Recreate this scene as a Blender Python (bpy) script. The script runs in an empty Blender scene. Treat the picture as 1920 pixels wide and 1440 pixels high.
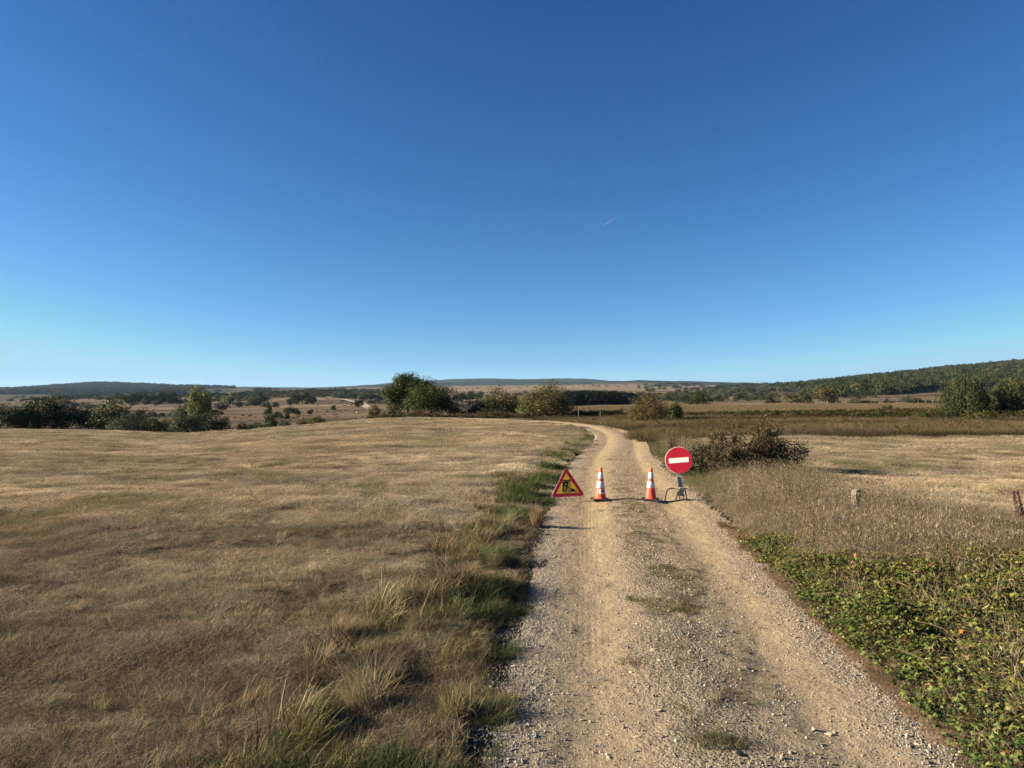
import bpy, math, random
import numpy as np
from math import radians as R, sin, cos, pi

# ------------------------------------------------------------------ camera, sky, sun, exposure
scene = bpy.context.scene
C = scene.collection
F = 1331.0            # focal length in photo pixels (1920 wide)
HZ = 728.0            # photo row of the level horizon
CAMZ = 2.4
cam_d = bpy.data.cameras.new('camera')
cam_d.sensor_width = 36.0
cam_d.lens = F / 1920 * 36
cam_d.clip_start = 0.05
cam_d.clip_end = 90000
cam = bpy.data.objects.new('camera', cam_d)
C.objects.link(cam)
cam.location = (0, 0, CAMZ)
cam.rotation_euler = (R(90) + math.atan((HZ - 720) / F), 0, 0)
scene.camera = cam

SUN_EL, SUN_AZ = R(19.5), R(2.5)      # sun on the left (-X), a touch behind the camera
sun_dir = np.array([-cos(SUN_EL) * cos(SUN_AZ), -cos(SUN_EL) * sin(SUN_AZ), sin(SUN_EL)])
world = bpy.data.worlds.new('World')
scene.world = world
world.use_nodes = True
wn, wl = world.node_tree.nodes, world.node_tree.links
sky = wn.new('ShaderNodeTexSky')
sky.sky_type = 'NISHITA'
sky.sun_disc = False
sky.sun_elevation = SUN_EL
sky.sun_rotation = R(270) - SUN_AZ
sky.altitude = 600
sky.air_density = 1.0
sky.dust_density = 0.0
sky.ozone_density = 3.0
# the camera's deep blue rendering of a clear sky: one tone curve and colour balance for the whole dome
sep = wn.new('ShaderNodeSeparateColor'); com = wn.new('ShaderNodeCombineColor')
for ch, g in enumerate((1.71, 1.45, 1.27)):
    pw = wn.new('ShaderNodeMath'); pw.operation = 'POWER'; pw.inputs[1].default_value = g
    wl.new(sep.outputs[ch], pw.inputs[0]); wl.new(pw.outputs[0], com.inputs[ch])
bal = wn.new('ShaderNodeVectorMath'); bal.operation = 'MULTIPLY'; bal.inputs[1].default_value = (.415, .485, .605)
hsv = wn.new('ShaderNodeHueSaturation'); hsv.inputs['Saturation'].default_value = 1.06
bg = wn['Background']
bg.inputs['Strength'].default_value = 0.05
tco = wn.new('ShaderNodeTexCoord'); lift = wn.new('ShaderNodeVectorMath'); lift.operation = 'ADD'; lift.inputs[1].default_value = (0, 0, .085)
wl.new(tco.outputs['Generated'], lift.inputs[0]); wl.new(lift.outputs[0], sky.inputs['Vector'])
wl.new(sky.outputs[0], hsv.inputs['Color'])
wl.new(hsv.outputs[0], sep.inputs[0])
wl.new(com.outputs[0], bal.inputs[0])
# highlights roll off at the brightness the horizon shows, over the whole dome
cap = wn.new('ShaderNodeVectorMath'); cap.operation = 'MINIMUM'; cap.inputs[1].default_value = (2.25, 3.85, 4.85)
wl.new(bal.outputs[0], cap.inputs[0])
wl.new(cap.outputs[0], bg.inputs['Color'])

sun_l = bpy.data.lights.new('sun', 'SUN')
sun_l.energy = 5.0
sun_l.angle = R(0.5)
sun_l.color = (1.0, 0.865, 0.665)
sun_o = bpy.data.objects.new('sun', sun_l)
C.objects.link(sun_o)
from mathutils import Vector, Matrix
sun_o.rotation_euler = Vector((-sun_dir).tolist()).to_track_quat('-Z', 'Y').to_euler()

scene.view_settings.view_transform = 'Standard'
scene.view_settings.look = 'None'
scene.view_settings.gamma = 1.0
scene.view_settings.use_curve_mapping = False
scene.view_settings.exposure = 1.85
scene.render.engine = 'CYCLES'
cy = scene.cycles
cy.max_bounces = 4
cy.diffuse_bounces = 2
cy.glossy_bounces = 2
cy.transmission_bounces = 4
cy.transparent_max_bounces = 8
cy.volume_bounces = 0
cy.use_adaptive_sampling = True
cy.adaptive_threshold = 0.016
cy.use_denoising = True
cy.denoiser = 'OPENIMAGEDENOISE'
cy.denoising_input_passes = 'RGB_ALBEDO_NORMAL'
cy.denoising_prefilter = 'NONE'
cy.sample_clamp_indirect = 5
scene.render.filter_size = 1.05

rng = np.random.default_rng(11)

# ------------------------------------------------------------------ noise
def _hash(ix, iy, seed):
    h = (ix.astype(np.int64) * 374761393 + iy.astype(np.int64) * 668265263 + seed * 1442695041) & 0x7fffffff
    h = ((h ^ (h >> 13)) * 1274126177) & 0x7fffffff
    h = h ^ (h >> 16)
    return (h & 0xffff) / 65535.0
def vnoise(x, y, seed=0):
    x = np.asarray(x, float); y = np.asarray(y, float)
    ix, iy = np.floor(x), np.floor(y)
    fx, fy = x - ix, y - iy
    fx = fx * fx * (3 - 2 * fx); fy = fy * fy * (3 - 2 * fy)
    ix = ix.astype(np.int64); iy = iy.astype(np.int64)
    a, b = _hash(ix, iy, seed), _hash(ix + 1, iy, seed)
    c, d = _hash(ix, iy + 1, seed), _hash(ix + 1, iy + 1, seed)
    return (a + (b - a) * fx) * (1 - fy) + (c + (d - c) * fx) * fy
def fbm(x, y, scale, octv=3, seed=0):
    x = np.asarray(x, float); y = np.asarray(y, float)
    s = 0; a = 1; t = 0
    for k in range(octv):
        s = s + a * vnoise(x * scale, y * scale, seed + 17 * k); t += a
        a *= .5; scale *= 2.03
    return s / t                     # 0..1
def smooth(a, b, x):
    t = np.clip((np.asarray(x, float) - a) / (b - a), 0, 1)
    return t * t * (3 - 2 * t)

# ------------------------------------------------------------------ the lie of the land
COLS = [-300, 0, 180, 330, 430, 520, 600, 700, 780, 900, 1000, 1100, 1200, 1350, 1500, 1700, 1920, 2300]
ZN = {  # depth: ground height by column
 16:  [0] * 18,
 30:  [-.5, -.5, -.6, -.7, -.6, -.5, -.45, -.4, -.4, -.4, -.45, -.5, -.5, -.38, -.33, -.3, -.3, -.3],
 45:  [-1, -1, -1.2, -1.4, -1.3, -1.05, -.85, -.75, -.75, -.8, -.9, -1.0, -1.0, -.8, -.7, -.7, -.7, -.7],
 70:  [-2, -2, -2.2, -2.7, -2.4, -1.9, -1.5, -1.25, -1.2, -1.2, -1.2, -1.25, -1.3, -1.2, -1.1, -1.1, -1.1, -1.1],
 95:  [-3, -2.95, -3.2, -3.7, -3.4, -2.9, -2.4, -1.7, -1.6, -1.65, -1.75, -1.8, -1.6, -1.5, -1.4, -1.3, -1.3, -1.3],
 120: [-4, -4, -4.4, -4.8, -4.6, -4.2, -3.8, -2.6, -2.1, -2.1, -2.1, -2.0, -1.7, -1.5, -1.4, -1.4, -1.4, -1.4],
 160: [-6, -6, -6.2, -6.4, -6.3, -6, -5.6, -5, -4.6, -4.3, -3, -1.5, -1.3, -1.2, -1.1, -1.0, -1.0, -1.0],
}
PY = {  # depth: photo row the ground reaches there
 250:  [786, 785, 785, 788, 785, 784, 782, 780, 780, 778, 772, 764, 763, 762, 762, 764, 766, 768],
 400:  [772, 772, 770, 768, 768, 767, 765, 765, 764, 763, 760, 758, 757, 756, 754, 754, 754, 752],
 700:  [755, 755, 752, 750, 751, 748, 747, 748, 749, 749, 746, 745, 743, 743, 741, 738, 733, 720],
 1100: [748, 748, 745, 744, 742, 739, 737, 739, 740, 740, 735, 734, 735, 736, 731, 714, 698, 686],
 1700: [742, 742, 741, 740, 736, 733, 732, 733, 733, 732, 728, 728, 730, 731, 723, 701, 678, 672],
 2500: [736, 736, 733, 733, 732, 730, 729.5, 728, 727, 726, 724, 723.5, 727, 728, 720, 708, 692, 692],
 4000: [730, 731, 717, 727, 729, 730, 730, 724, 721, 721, 721, 720, 712, 717, 722, 716, 708, 708],
 7000: [733, 734, 732, 728, 725, 726, 727, 722, 715, 709, 711, 709, 722, 724, 722, 718, 715, 715],
 12000:[731] * 18,
}
DS = sorted(list(ZN) + list(PY))
_tab = []
for d in DS:
    _tab.append(ZN[d] if d in ZN else [CAMZ - (p - HZ) / F * d for p in PY[d]])
_tab = np.array([[0] * 18, [0] * 18] + _tab, float)
LD = np.log(np.array([.5, 10] + DS))
AZC = np.arctan((np.array(COLS) - 960) / F)
GA = np.linspace(AZC[0], AZC[-1], 361)
GL = np.linspace(LD[0], LD[-1], 500)
_g = np.array([np.interp(GA, AZC, row) for row in _tab])              # rows over depth
_g = np.array([np.interp(GL, LD, _g[:, j]) for j in range(len(GA))])  # [az, depth]
def _sm(g, n, axis):
    k = np.exp(-np.linspace(-2, 2, 2 * n + 1) ** 2); k /= k.sum()
    pad = [(0, 0), (0, 0)]; pad[axis] = (n, n)
    gp = np.pad(g, pad, mode='edge')
    return np.apply_along_axis(lambda v: np.convolve(v, k, 'valid'), axis, gp)
_g = _sm(_sm(_g, 5, 0), 7, 1)
# finer relief of the far skyline, on the angle scale of the photo (rows), by column
def H0(x, y):
    x = np.asarray(x, float); y = np.asarray(y, float)
    r = np.hypot(x, y); a = np.arctan2(x, y)
    d = np.clip(r * np.maximum(np.cos(a), .6), .6, 11900)
    ac = np.clip(a, GA[0], GA[-1])
    fa = (ac - GA[0]) / (GA[1] - GA[0]); fd = (np.log(d) - GL[0]) / (GL[1] - GL[0])
    i = np.clip(fa.astype(int), 0, len(GA) - 2); j = np.clip(fd.astype(int), 0, len(GL) - 2)
    fa = fa - i; fd = fd - j
    z = (_g[i, j] * (1 - fa) + _g[i + 1, j] * fa) * (1 - fd) + (_g[i, j + 1] * (1 - fa) + _g[i + 1, j + 1] * fa) * fd
    back = smooth(R(60), R(140), np.abs(a))
    z = z * (1 - back) + back * (-.004 * np.minimum(r, 900))
    far = smooth(250, 900, d)
    z = z + far * (fbm(x, y, 1 / 260., 3, 5) - .5) * 6 * (1 + smooth(1500, 4000, d) * 2.2) + far * smooth(2500, 4500, d) * (fbm(x, y, 1 / 420., 2, 15) - .5) * 16
    return z

# road centre line
RC = np.array([(-.1, -20), (.35, -10), (.95, -2), (1.36, 4.5), (1.76, 8.6), (2.43, 15), (4.36, 30), (6.55, 43), (7.8, 53), (8.1, 62),
               (7.0, 73), (4.0, 82.5), (-2, 90), (-11, 97), (-25, 105), (-45, 116), (-70, 130)], float)
def catmull(P, n=24):
    P = np.vstack([2 * P[0] - P[1], P, 2 * P[-1] - P[-2]])
    out = []
    for k in range(1, len(P) - 2):
        p0, p1, p2, p3 = P[k - 1], P[k], P[k + 1], P[k + 2]
        t = np.linspace(0, 1, n, endpoint=False)[:, None]
        out.append(.5 * ((2 * p1) + (-p0 + p2) * t + (2 * p0 - 5 * p1 + 4 * p2 - p3) * t ** 2 + (-p0 + 3 * p1 - 3 * p2 + p3) * t ** 3))
    out.append(P[-2][None])
    return np.vstack(out)
RP = catmull(RC, 24)
_seg = np.diff(RP, axis=0)
RT = np.vstack([_seg, _seg[-1:]]); RT /= np.linalg.norm(RT, axis=1)[:, None]
RS = np.concatenate([[0], np.cumsum(np.linalg.norm(_seg, axis=1))])
def road_s(x, y):
    """signed distance from the road's centre line, right of it positive"""
    x = np.asarray(x, float).ravel(); y = np.asarray(y, float).ravel()
    out = np.empty(len(x))
    for k in range(0, len(x), 20000):
        dx = x[k:k + 20000, None] - RP[None, :, 0]; dy = y[k:k + 20000, None] - RP[None, :, 1]
        j = np.argmin(dx * dx + dy * dy, axis=1); ii = np.arange(len(j))
        out[k:k + 20000] = dx[ii, j] * RT[j, 1] - dy[ii, j] * RT[j, 0]
        far = np.hypot(dx[ii, j], dy[ii, j])
        out[k:k + 20000] = np.where(far > 12, np.sign(out[k:k + 20000]) * far, out[k:k + 20000])
    return out
HW = 1.56             # half width of the road

def H(x, y, s=None):
    """ground height with the near relief"""
    x = np.asarray(x, float); y = np.asarray(y, float)
    sh = x.shape
    x = x.ravel(); y = y.ravel()
    z = H0(x, y)
    near = (np.hypot(x, y) < 140)
    if near.any():
        xn, yn = x[near], y[near]
        sn = road_s(xn, yn) if s is None else np.asarray(s, float).ravel()[near]
        ao = np.abs(sn)
        off = smooth(HW - .2, HW + .5, ao)
        verge = smooth(HW, HW + .5, ao) * (1 - smooth(HW + 1.6, HW + 2.8, ao))
        dz = (fbm(xn, yn, .9, 3, 3) - .5) * .09 * off + (fbm(xn, yn, 2.6, 2, 9) - .45) * .26 * verge * (sn < 0)
        dz += (fbm(xn, yn, .22, 2, 31) - .5) * .25 * smooth(HW + .6, HW + 5, ao)
        z[near] += dz
    return z.reshape(sh)

def at(px, depth):
    """world x, y for a photo column at a depth"""
    return (px - 960) / F * depth, depth
def hit(px, py, ymin=60, ymax=9000):
    """depth at which a sight line through the photo pixel meets the land"""
    ys = np.exp(np.linspace(math.log(ymin), math.log(ymax), 500))
    xs = (px - 960) / F * ys
    zr = CAMZ - (py - HZ) / F * ys
    zz = H0(xs, ys)
    k = np.nonzero(zz >= zr)[0]
    return float(ys[k[0]]) if len(k) else None

# ------------------------------------------------------------------ mesh helpers
def mesh_np(name, V, quads=None, tris=None, attrs=None, mat=None, smooth_shade=False):
    me = bpy.data.meshes.new(name)
    V = np.asarray(V, np.float32)
    q = np.asarray(quads, np.int32).reshape(-1, 4) if quads is not None else np.zeros((0, 4), np.int32)
    t = np.asarray(tris, np.int32).reshape(-1, 3) if tris is not None else np.zeros((0, 3), np.int32)
    me.vertices.add(len(V)); me.vertices.foreach_set('co', V.ravel())
    nl = q.size + t.size
    me.loops.add(nl)
    me.loops.foreach_set('vertex_index', np.concatenate([q.ravel(), t.ravel()]))
    me.polygons.add(len(q) + len(t))
    st = np.concatenate([np.arange(len(q)) * 4, q.size + np.arange(len(t)) * 3]).astype(np.int32)
    me.polygons.foreach_set('loop_start', st)
    me.polygons.foreach_set('loop_total', np.concatenate([np.full(len(q), 4), np.full(len(t), 3)]).astype(np.int32))
    if smooth_shade:
        me.polygons.foreach_set('use_smooth', np.ones(len(q) + len(t), bool))
    me.update(calc_edges=True)
    for k, v in (attrs or {}).items():
        v = np.asarray(v, np.float32)
        if v.ndim == 1:
            at_ = me.attributes.new(k, 'FLOAT', 'POINT'); at_.data.foreach_set('value', v)
        else:
            at_ = me.attributes.new(k, 'FLOAT_VECTOR', 'POINT'); at_.data.foreach_set('vector', v.ravel())
    if mat: me.materials.append(mat)
    return me
def link(name, me, parent=None, loc=None, rot=None, scale=None):
    o = bpy.data.objects.new(name, me); C.objects.link(o)
    if parent is not None: o.parent = parent
    if loc is not None: o.location = loc
    if rot is not None: o.rotation_euler = rot
    if scale is not None: o.scale = scale
    return o
def tag(o, label=None, cat=None, group=None, kind=None):
    if label: o['label'] = label
    if cat: o['category'] = cat
    if group: o['group'] = group
    if kind: o['kind'] = kind
    return o
class MB:
    """collects polygons for one mesh"""
    def __init__(s): s.v, s.f = [], []
    def add(s, vs, fs):
        b = len(s.v); s.v += [tuple(map(float, v)) for v in vs]; s.f += [tuple(b + i for i in f) for f in fs]
    def box(s, c, d, M=None, ch=0):
        x, y, z = d[0] / 2, d[1] / 2, d[2] / 2
        vs = [Vector((sx * x * (1 - ch * (sz > 0)), sy * y * (1 - ch * (sz > 0)), sz * z)) for sz in (-1, 1) for sy in (-1, 1) for sx in (-1, 1)]
        if M: vs = [M @ v for v in vs]
        s.add([v + Vector(c) for v in vs], [(0, 2, 3, 1), (4, 5, 7, 6), (0, 1, 5, 4), (2, 6, 7, 3), (0, 4, 6, 2), (1, 3, 7, 5)])
    def tube(s, pts, rad, n=8, cap=True):
        pts = [Vector(p) for p in pts]
        if not hasattr(rad, '__len__'): rad = [rad] * len(pts)
        b = len(s.v); up = Vector((0, 0, 1)); side = None
        for i, p in enumerate(pts):
            t = (pts[min(i + 1, len(pts) - 1)] - pts[max(i - 1, 0)]).normalized()
            if side is None:
                side = t.cross(up)
                if side.length < .05: side = t.cross(Vector((1, 0, 0)))
            side = (side - t * side.dot(t)).normalized(); u2 = t.cross(side)
            for k in range(n):
                a = 2 * pi * k / n
                s.v.append(tuple(p + (side * cos(a) + u2 * sin(a)) * rad[i]))
        for i in range(len(pts) - 1):
            for k in range(n):
                s.f.append((b + i * n + k, b + i * n + (k + 1) % n, b + (i + 1) * n + (k + 1) % n, b + (i + 1) * n + k))
        if cap:
            s.f.append(tuple(b + k for k in range(n))[::-1]); s.f.append(tuple(b + (len(pts) - 1) * n + k for k in range(n)))
    def lathe(s, prof, n=32):
        b = len(s.v)
        for r, z in prof:
            for k in range(n): s.v.append((r * cos(2 * pi * k / n), r * sin(2 * pi * k / n), z))
        for i in range(len(prof) - 1):
            for k in range(n):
                s.f.append((b + i * n + k, b + i * n + (k + 1) % n, b + (i + 1) * n + (k + 1) % n, b + (i + 1) * n + k))
    def prism(s, poly, y0, y1):
        """outline in x, z between two y planes (y0 < y1; y0 faces the viewer)"""
        n = len(poly)
        a = sum(poly[i][0] * poly[(i + 1) % n][1] - poly[(i + 1) % n][0] * poly[i][1] for i in range(n))
        if a < 0: poly = poly[::-1]
        s.add([(x, y0, z) for x, z in poly] + [(x, y1, z) for x, z in poly],
              [tuple(range(n)), tuple(range(2 * n - 1, n - 1, -1))] + [(i, n + i, n + (i + 1) % n, (i + 1) % n) for i in range(n)])
    def mesh(s, name, mat, sm=False):
        me = bpy.data.meshes.new(name); me.from_pydata(s.v, [], s.f); me.update()
        if sm: me.polygons.foreach_set('use_smooth', [True] * len(me.polygons))
        if mat: me.materials.append(mat)
        return me
    def build(s, name, mat, parent=None, sm=False, **k):
        return link(name, s.mesh(name, mat, sm), parent, **k)

# ------------------------------------------------------------------ materials
def new_mat(name):
    m = bpy.data.materials.new(name); m.use_nodes = True
    nt = m.node_tree
    return m, nt.nodes, nt.links, nt.nodes['Principled BSDF']
def N(nodes, typ, **k):
    n = nodes.new(typ)
    for a, v in k.items(): setattr(n, a, v)
    return n
def mixc(nodes, links, fac, a, b, typ='MIX'):
    n = nodes.new('ShaderNodeMix'); n.data_type = 'RGBA'; n.blend_type = typ
    for sock, v in ((n.inputs[0], fac), (n.inputs[6], a), (n.inputs[7], b)):
        if hasattr(v, 'links') or hasattr(v, 'is_linked'): links.new(v, sock)
        elif isinstance(v, (int, float)): sock.default_value = v
        else: sock.default_value = (*v, 1)
    return n.outputs[2]
def math_(nodes, links, op, a, b=None, c=None):
    n = nodes.new('ShaderNodeMath'); n.operation = op
    for k, v in enumerate((a, b, c)):
        if v is None: continue
        if isinstance(v, (int, float)): n.inputs[k].default_value = v
        else: links.new(v, n.inputs[k])
    return n.outputs[0]
def ramp(nodes, links, fac, stops):
    n = nodes.new('ShaderNodeValToRGB')
    e = n.color_ramp.elements
    while len(e) < len(stops): e.new(.5)
    for k, (p, c) in enumerate(stops):
        e[k].position = p; e[k].color = (*c, 1) if hasattr(c, '__len__') else (c, c, c, 1)
    links.new(fac, n.inputs[0])
    return n.outputs[0]
def noise(nodes, links, vec, scale, detail=4, rough=.55):
    n = nodes.new('ShaderNodeTexNoise'); n.inputs['Scale'].default_value = scale
    n.inputs['Detail'].default_value = detail; n.inputs['Roughness'].default_value = rough
    if vec is not None: links.new(vec, n.inputs['Vector'])
    return n.outputs[0]

def veg_mat(name, src, transl=.3, rough=.55, spec=.25, lo=.55, hi=1.0):
    """leaf or blade: colour from the instance ('inst'), the object ('obj') or the mesh ('vcol'), varied blade by blade"""
    m, n, l, b = new_mat(name)
    if src == 'obj':
        o = n.new('ShaderNodeObjectInfo'); col = o.outputs['Color']
    else:
        a = n.new('ShaderNodeAttribute'); a.attribute_type = 'INSTANCER' if src == 'inst' else 'GEOMETRY'
        a.attribute_name = 'tint' if src == 'inst' else 'col'
        col = a.outputs['Color' if src == 'vcol' else 'Vector']
        if src == 'vcol': col = a.outputs['Vector']
    v = n.new('ShaderNodeAttribute'); v.attribute_type = 'GEOMETRY'; v.attribute_name = 'bl'
    f = math_(n, l, 'MULTIPLY_ADD', v.outputs['Fac'], hi, lo)
    vm = n.new('ShaderNodeVectorMath'); vm.operation = 'SCALE'
    l.new(col, vm.inputs[0]); l.new(f, vm.inputs['Scale'])
    l.new(vm.outputs[0], b.inputs['Base Color'])
    b.inputs['Roughness'].default_value = rough
    b.inputs['Specular IOR Level'].default_value = spec
    t = n.new('ShaderNodeBsdfTranslucent'); l.new(vm.outputs[0], t.inputs['Color'])
    if spec == 0:
        n.remove(b); b = n.new('ShaderNodeBsdfDiffuse'); l.new(vm.outputs[0], b.inputs['Color'])
    mx = n.new('ShaderNodeMixShader'); mx.inputs[0].default_value = transl
    l.new(b.outputs[0], mx.inputs[1]); l.new(t.outputs[0], mx.inputs[2])
    l.new(mx.outputs[0], n['Material Output'].inputs['Surface'])
    return m
M_GRASS = veg_mat('grass_blades', 'inst', .3, .6, 0, .5, 1.55)
M_LEAFI = veg_mat('leaves_instanced', 'inst', .25, .5, .0, .6, 1.0)
M_LEAFV = veg_mat('leaves_mesh', 'vcol', .25, .55, .12)
M_TUSS = veg_mat('tussock_blades', 'vcol', .3, .6, 0, .75, 1.1)
M_LEAFO = veg_mat('leaves_single', 'obj', .25, .5, .3)

def plain(name, col, rough=.5, spec=.4, metal=0, nscale=0, namt=.2, bump=0, bscale=40, k=.6):
    col = tuple(k * c for c in col)
    m, n, l, b = new_mat(name)
    b.inputs['Roughness'].default_value = rough
    b.inputs['Specular IOR Level'].default_value = spec
    b.inputs['Metallic'].default_value = metal
    tc = n.new('ShaderNodeTexCoord')
    if nscale:
        f = noise(n, l, tc.outputs['Object'], nscale, 5, .65)
        dark = tuple(c * (1 - namt) for c in col); light = tuple(min(1, c * (1 + namt)) for c in col)
        l.new(ramp(n, l, f, [(.35, dark), (.65, light)]), b.inputs['Base Color'])
    else:
        b.inputs['Base Color'].default_value = (*col, 1)
    if bump:
        f = noise(n, l, tc.outputs['Object'], bscale, 5, .65)
        bp = n.new('ShaderNodeBump'); bp.inputs['Strength'].default_value = bump; bp.inputs['Distance'].default_value = .02
        l.new(f, bp.inputs['Height']); l.new(bp.outputs[0], b.inputs['Normal'])
    return m
M_BARK = plain('bark', (.10, .075, .055), .9, .1, 0, 6, .4, .6, 20)
M_TWIG = plain('twig', (.13, .09, .065), .9, .1, 0, 9, .35)
M_STONE = plain('pale_stone', (.56, .46, .32), .9, .2, 0, 14, .28, .5, 60)
M_GRANITE = plain('marker_stone', (.33, .30, .245), .9, .2, 0, 18, .35, .7, 45)
M_BOULDER = plain('white_boulder', (.62, .58, .52), .9, .2, 0, .8, .25)
M_WOODP = plain('grey_wood', (.28, .25, .21), .9, .1, 0, 8, .3)

# ground: the colour of each stretch of land is carried by the mesh, grain and patches by the nodes
def ground_mat():
    m, n, l, b = new_mat('ground')
    g = n.new('ShaderNodeNewGeometry')
    a = n.new('ShaderNodeAttribute'); a.attribute_name = 'col'
    far = n.new('ShaderNodeAttribute'); far.attribute_name = 'far'
    pos = g.outputs['Position']
    n1 = noise(n, l, pos, 28, 4, .7)
    n2 = noise(n, l, pos, 2.2, 5, .65)
    n3 = noise(n, l, pos, .22, 4, .6)
    n4 = noise(n, l, pos, .02, 5, .62)
    f = math_(n, l, 'MULTIPLY', ramp(n, l, n1, [(.3, .55), (.7, 1.4)]), ramp(n, l, n2, [(.3, .68), (.7, 1.32)]))
    f3 = ramp(n, l, n3, [(.32, .74), (.68, 1.26)])
    f4 = ramp(n, l, n4, [(.34, .62), (.45, .85), (.56, 1.1), (.68, 1.35)])
    f = math_(n, l, 'MULTIPLY', f, f3)
    ff = n.new('ShaderNodeMix'); ff.data_type = 'FLOAT'
    l.new(far.outputs['Fac'], ff.inputs[0]); l.new(f, ff.inputs[2]); l.new(f4, ff.inputs[3])
    vm = n.new('ShaderNodeVectorMath'); vm.operation = 'SCALE'
    l.new(a.outputs['Vector'], vm.inputs[0]); l.new(ff.outputs[0], vm.inputs['Scale'])
    l.new(vm.outputs[0], b.inputs['Base Color'])
    b.inputs['Roughness'].default_value = 1; b.inputs['Specular IOR Level'].default_value = .05
    bp = n.new('ShaderNodeBump'); bp.inputs['Strength'].default_value = .8; bp.inputs['Distance'].default_value = .03
    l.new(math_(n, l, 'ADD', n1, n2), bp.inputs['Height']); l.new(bp.outputs[0], b.inputs['Normal'])
    return m
M_GROUND = ground_mat()

def road_mat():
    m, n, l, b = new_mat('dirt_road')
    g = n.new('ShaderNodeNewGeometry'); pos = g.outputs['Position']
    u = n.new('ShaderNodeAttribute'); u.attribute_name = 'across'     # metres from the centre line
    v = n.new('ShaderNodeAttribute'); v.attribute_name = 'along'
    grit = noise(n, l, pos, 70, 3, .8)
    mid = noise(n, l, pos, 9, 5, .7)
    big = noise(n, l, pos, .9, 4, .6)
    vo = n.new('ShaderNodeTexVoronoi'); vo.inputs['Scale'].default_value = 46; l.new(pos, vo.inputs['Vector'])
    vo2 = n.new('ShaderNodeTexVoronoi'); vo2.inputs['Scale'].default_value = 21; l.new(pos, vo2.inputs['Vector'])
    # wheel tracks: fine pale dirt; crown and edges: coarser
    au = math_(n, l, 'ABSOLUTE', math_(n, l, 'SUBTRACT', math_(n, l, 'ABSOLUTE', u.outputs['Fac']), .8))
    au = math_(n, l, 'ADD', au, math_(n, l, 'MULTIPLY_ADD', big, .7, -.35))
    coarse = ramp(n, l, au, [(.22, 0), (.62, 1)])
    fine_c = ramp(n, l, big, [(.3, (.40, .315, .195)), (.5, (.47, .365, .225)), (.7, (.50, .38, .225))])
    sp = ramp(n, l, grit, [(.25, .62), (.5, 1.0), (.78, 1.32)])
    stone_c = ramp(n, l, vo.outputs['Color'], [(.1, (.27, .21, .145)), (.5, (.44, .35, .24)), (.9, (.58, .475, .345))])
    col = mixc(n, l, math_(n, l, 'MULTIPLY', coarse, .75), fine_c, stone_c)
    col = mixc(n, l, 1.0, col, sp, 'MULTIPLY')
    col = mixc(n, l, ramp(n, l, mid, [(.3, .55), (.58, 0)]), col, (.24, .19, .135))
    # earth and trodden weeds along the crown of the road, between the wheel tracks
    cu = math_(n, l, 'ABSOLUTE', math_(n, l, 'ADD', u.outputs['Fac'], math_(n, l, 'MULTIPLY_ADD', big, .6, -.3)))
    cw = math_(n, l, 'MULTIPLY', ramp(n, l, cu, [(.12, 1), (.42, 0)]), ramp(n, l, noise(n, l, pos, 2.6, 5, .7), [(.38, 0), (.58, .85)]))
    cw = math_(n, l, 'MULTIPLY', cw, ramp(n, l, math_(n, l, 'MULTIPLY', v.outputs['Fac'], .01), [(.36, 1), (.48, .15)]))
    col = mixc(n, l, cw, col, (.185, .155, .10))
    # greyer gravel along the left edge
    lg = ramp(n, l, math_(n, l, 'MULTIPLY_ADD', u.outputs['Fac'], -.5, math_(n, l, 'MULTIPLY', big, .5)), [(.78, 0), (1.0, .5)])
    col = mixc(n, l, lg, col, (.33, .29, .245))
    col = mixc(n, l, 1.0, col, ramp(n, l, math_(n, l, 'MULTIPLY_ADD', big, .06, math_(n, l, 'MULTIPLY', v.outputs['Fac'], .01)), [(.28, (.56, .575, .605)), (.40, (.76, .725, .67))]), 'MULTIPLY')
    l.new(col, b.inputs['Base Color'])
    b.inputs['Roughness'].default_value = .95; b.inputs['Specular IOR Level'].default_value = .12
    # tyre tread: fine cross bars pressed into the wheel tracks
    tr = math_(n, l, 'SINE', math_(n, l, 'MULTIPLY', v.outputs['Fac'], 150.0))
    tr2 = math_(n, l, 'SINE', math_(n, l, 'MULTIPLY', u.outputs['Fac'], 95.0))
    rt = math_(n, l, 'ABSOLUTE', math_(n, l, 'SUBTRACT', u.outputs['Fac'], .92))
    lt = math_(n, l, 'ABSOLUTE', math_(n, l, 'ADD', u.outputs['Fac'], .82))
    mr = ramp(n, l, rt, [(.10, 1), (.16, 0)]); ml = ramp(n, l, lt, [(.12, 1), (.18, 0)])
    patch = ramp(n, l, noise(n, l, pos, .8, 2, .5), [(.42, 0), (.55, 1)])
    tread = math_(n, l, 'ADD', math_(n, l, 'MULTIPLY', tr, mr), math_(n, l, 'MULTIPLY', tr2, ml))
    tread = math_(n, l, 'MULTIPLY', math_(n, l, 'MULTIPLY', tread, patch), .0011)
    hgt = math_(n, l, 'MULTIPLY_ADD', grit, .012, math_(n, l, 'MULTIPLY', mid, .03))
    pe = math_(n, l, 'MULTIPLY', math_(n, l, 'SUBTRACT', .6, vo.outputs['Distance']), math_(n, l, 'MULTIPLY_ADD', coarse, .011, .003))
    pe2 = math_(n, l, 'MULTIPLY', math_(n, l, 'SUBTRACT', .6, vo2.outputs['Distance']), math_(n, l, 'MULTIPLY_ADD', coarse, .016, .002))
    hgt = math_(n, l, 'ADD', math_(n, l, 'ADD', hgt, pe), math_(n, l, 'ADD', tread, pe2))
    bp = n.new('ShaderNodeBump'); bp.inputs['Strength'].default_value = 1; bp.inputs['Distance'].default_value = 1.0
    l.new(hgt, bp.inputs['Height']); l.new(bp.outputs[0], b.inputs['Normal'])
    return m
M_ROAD = road_mat()

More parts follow.
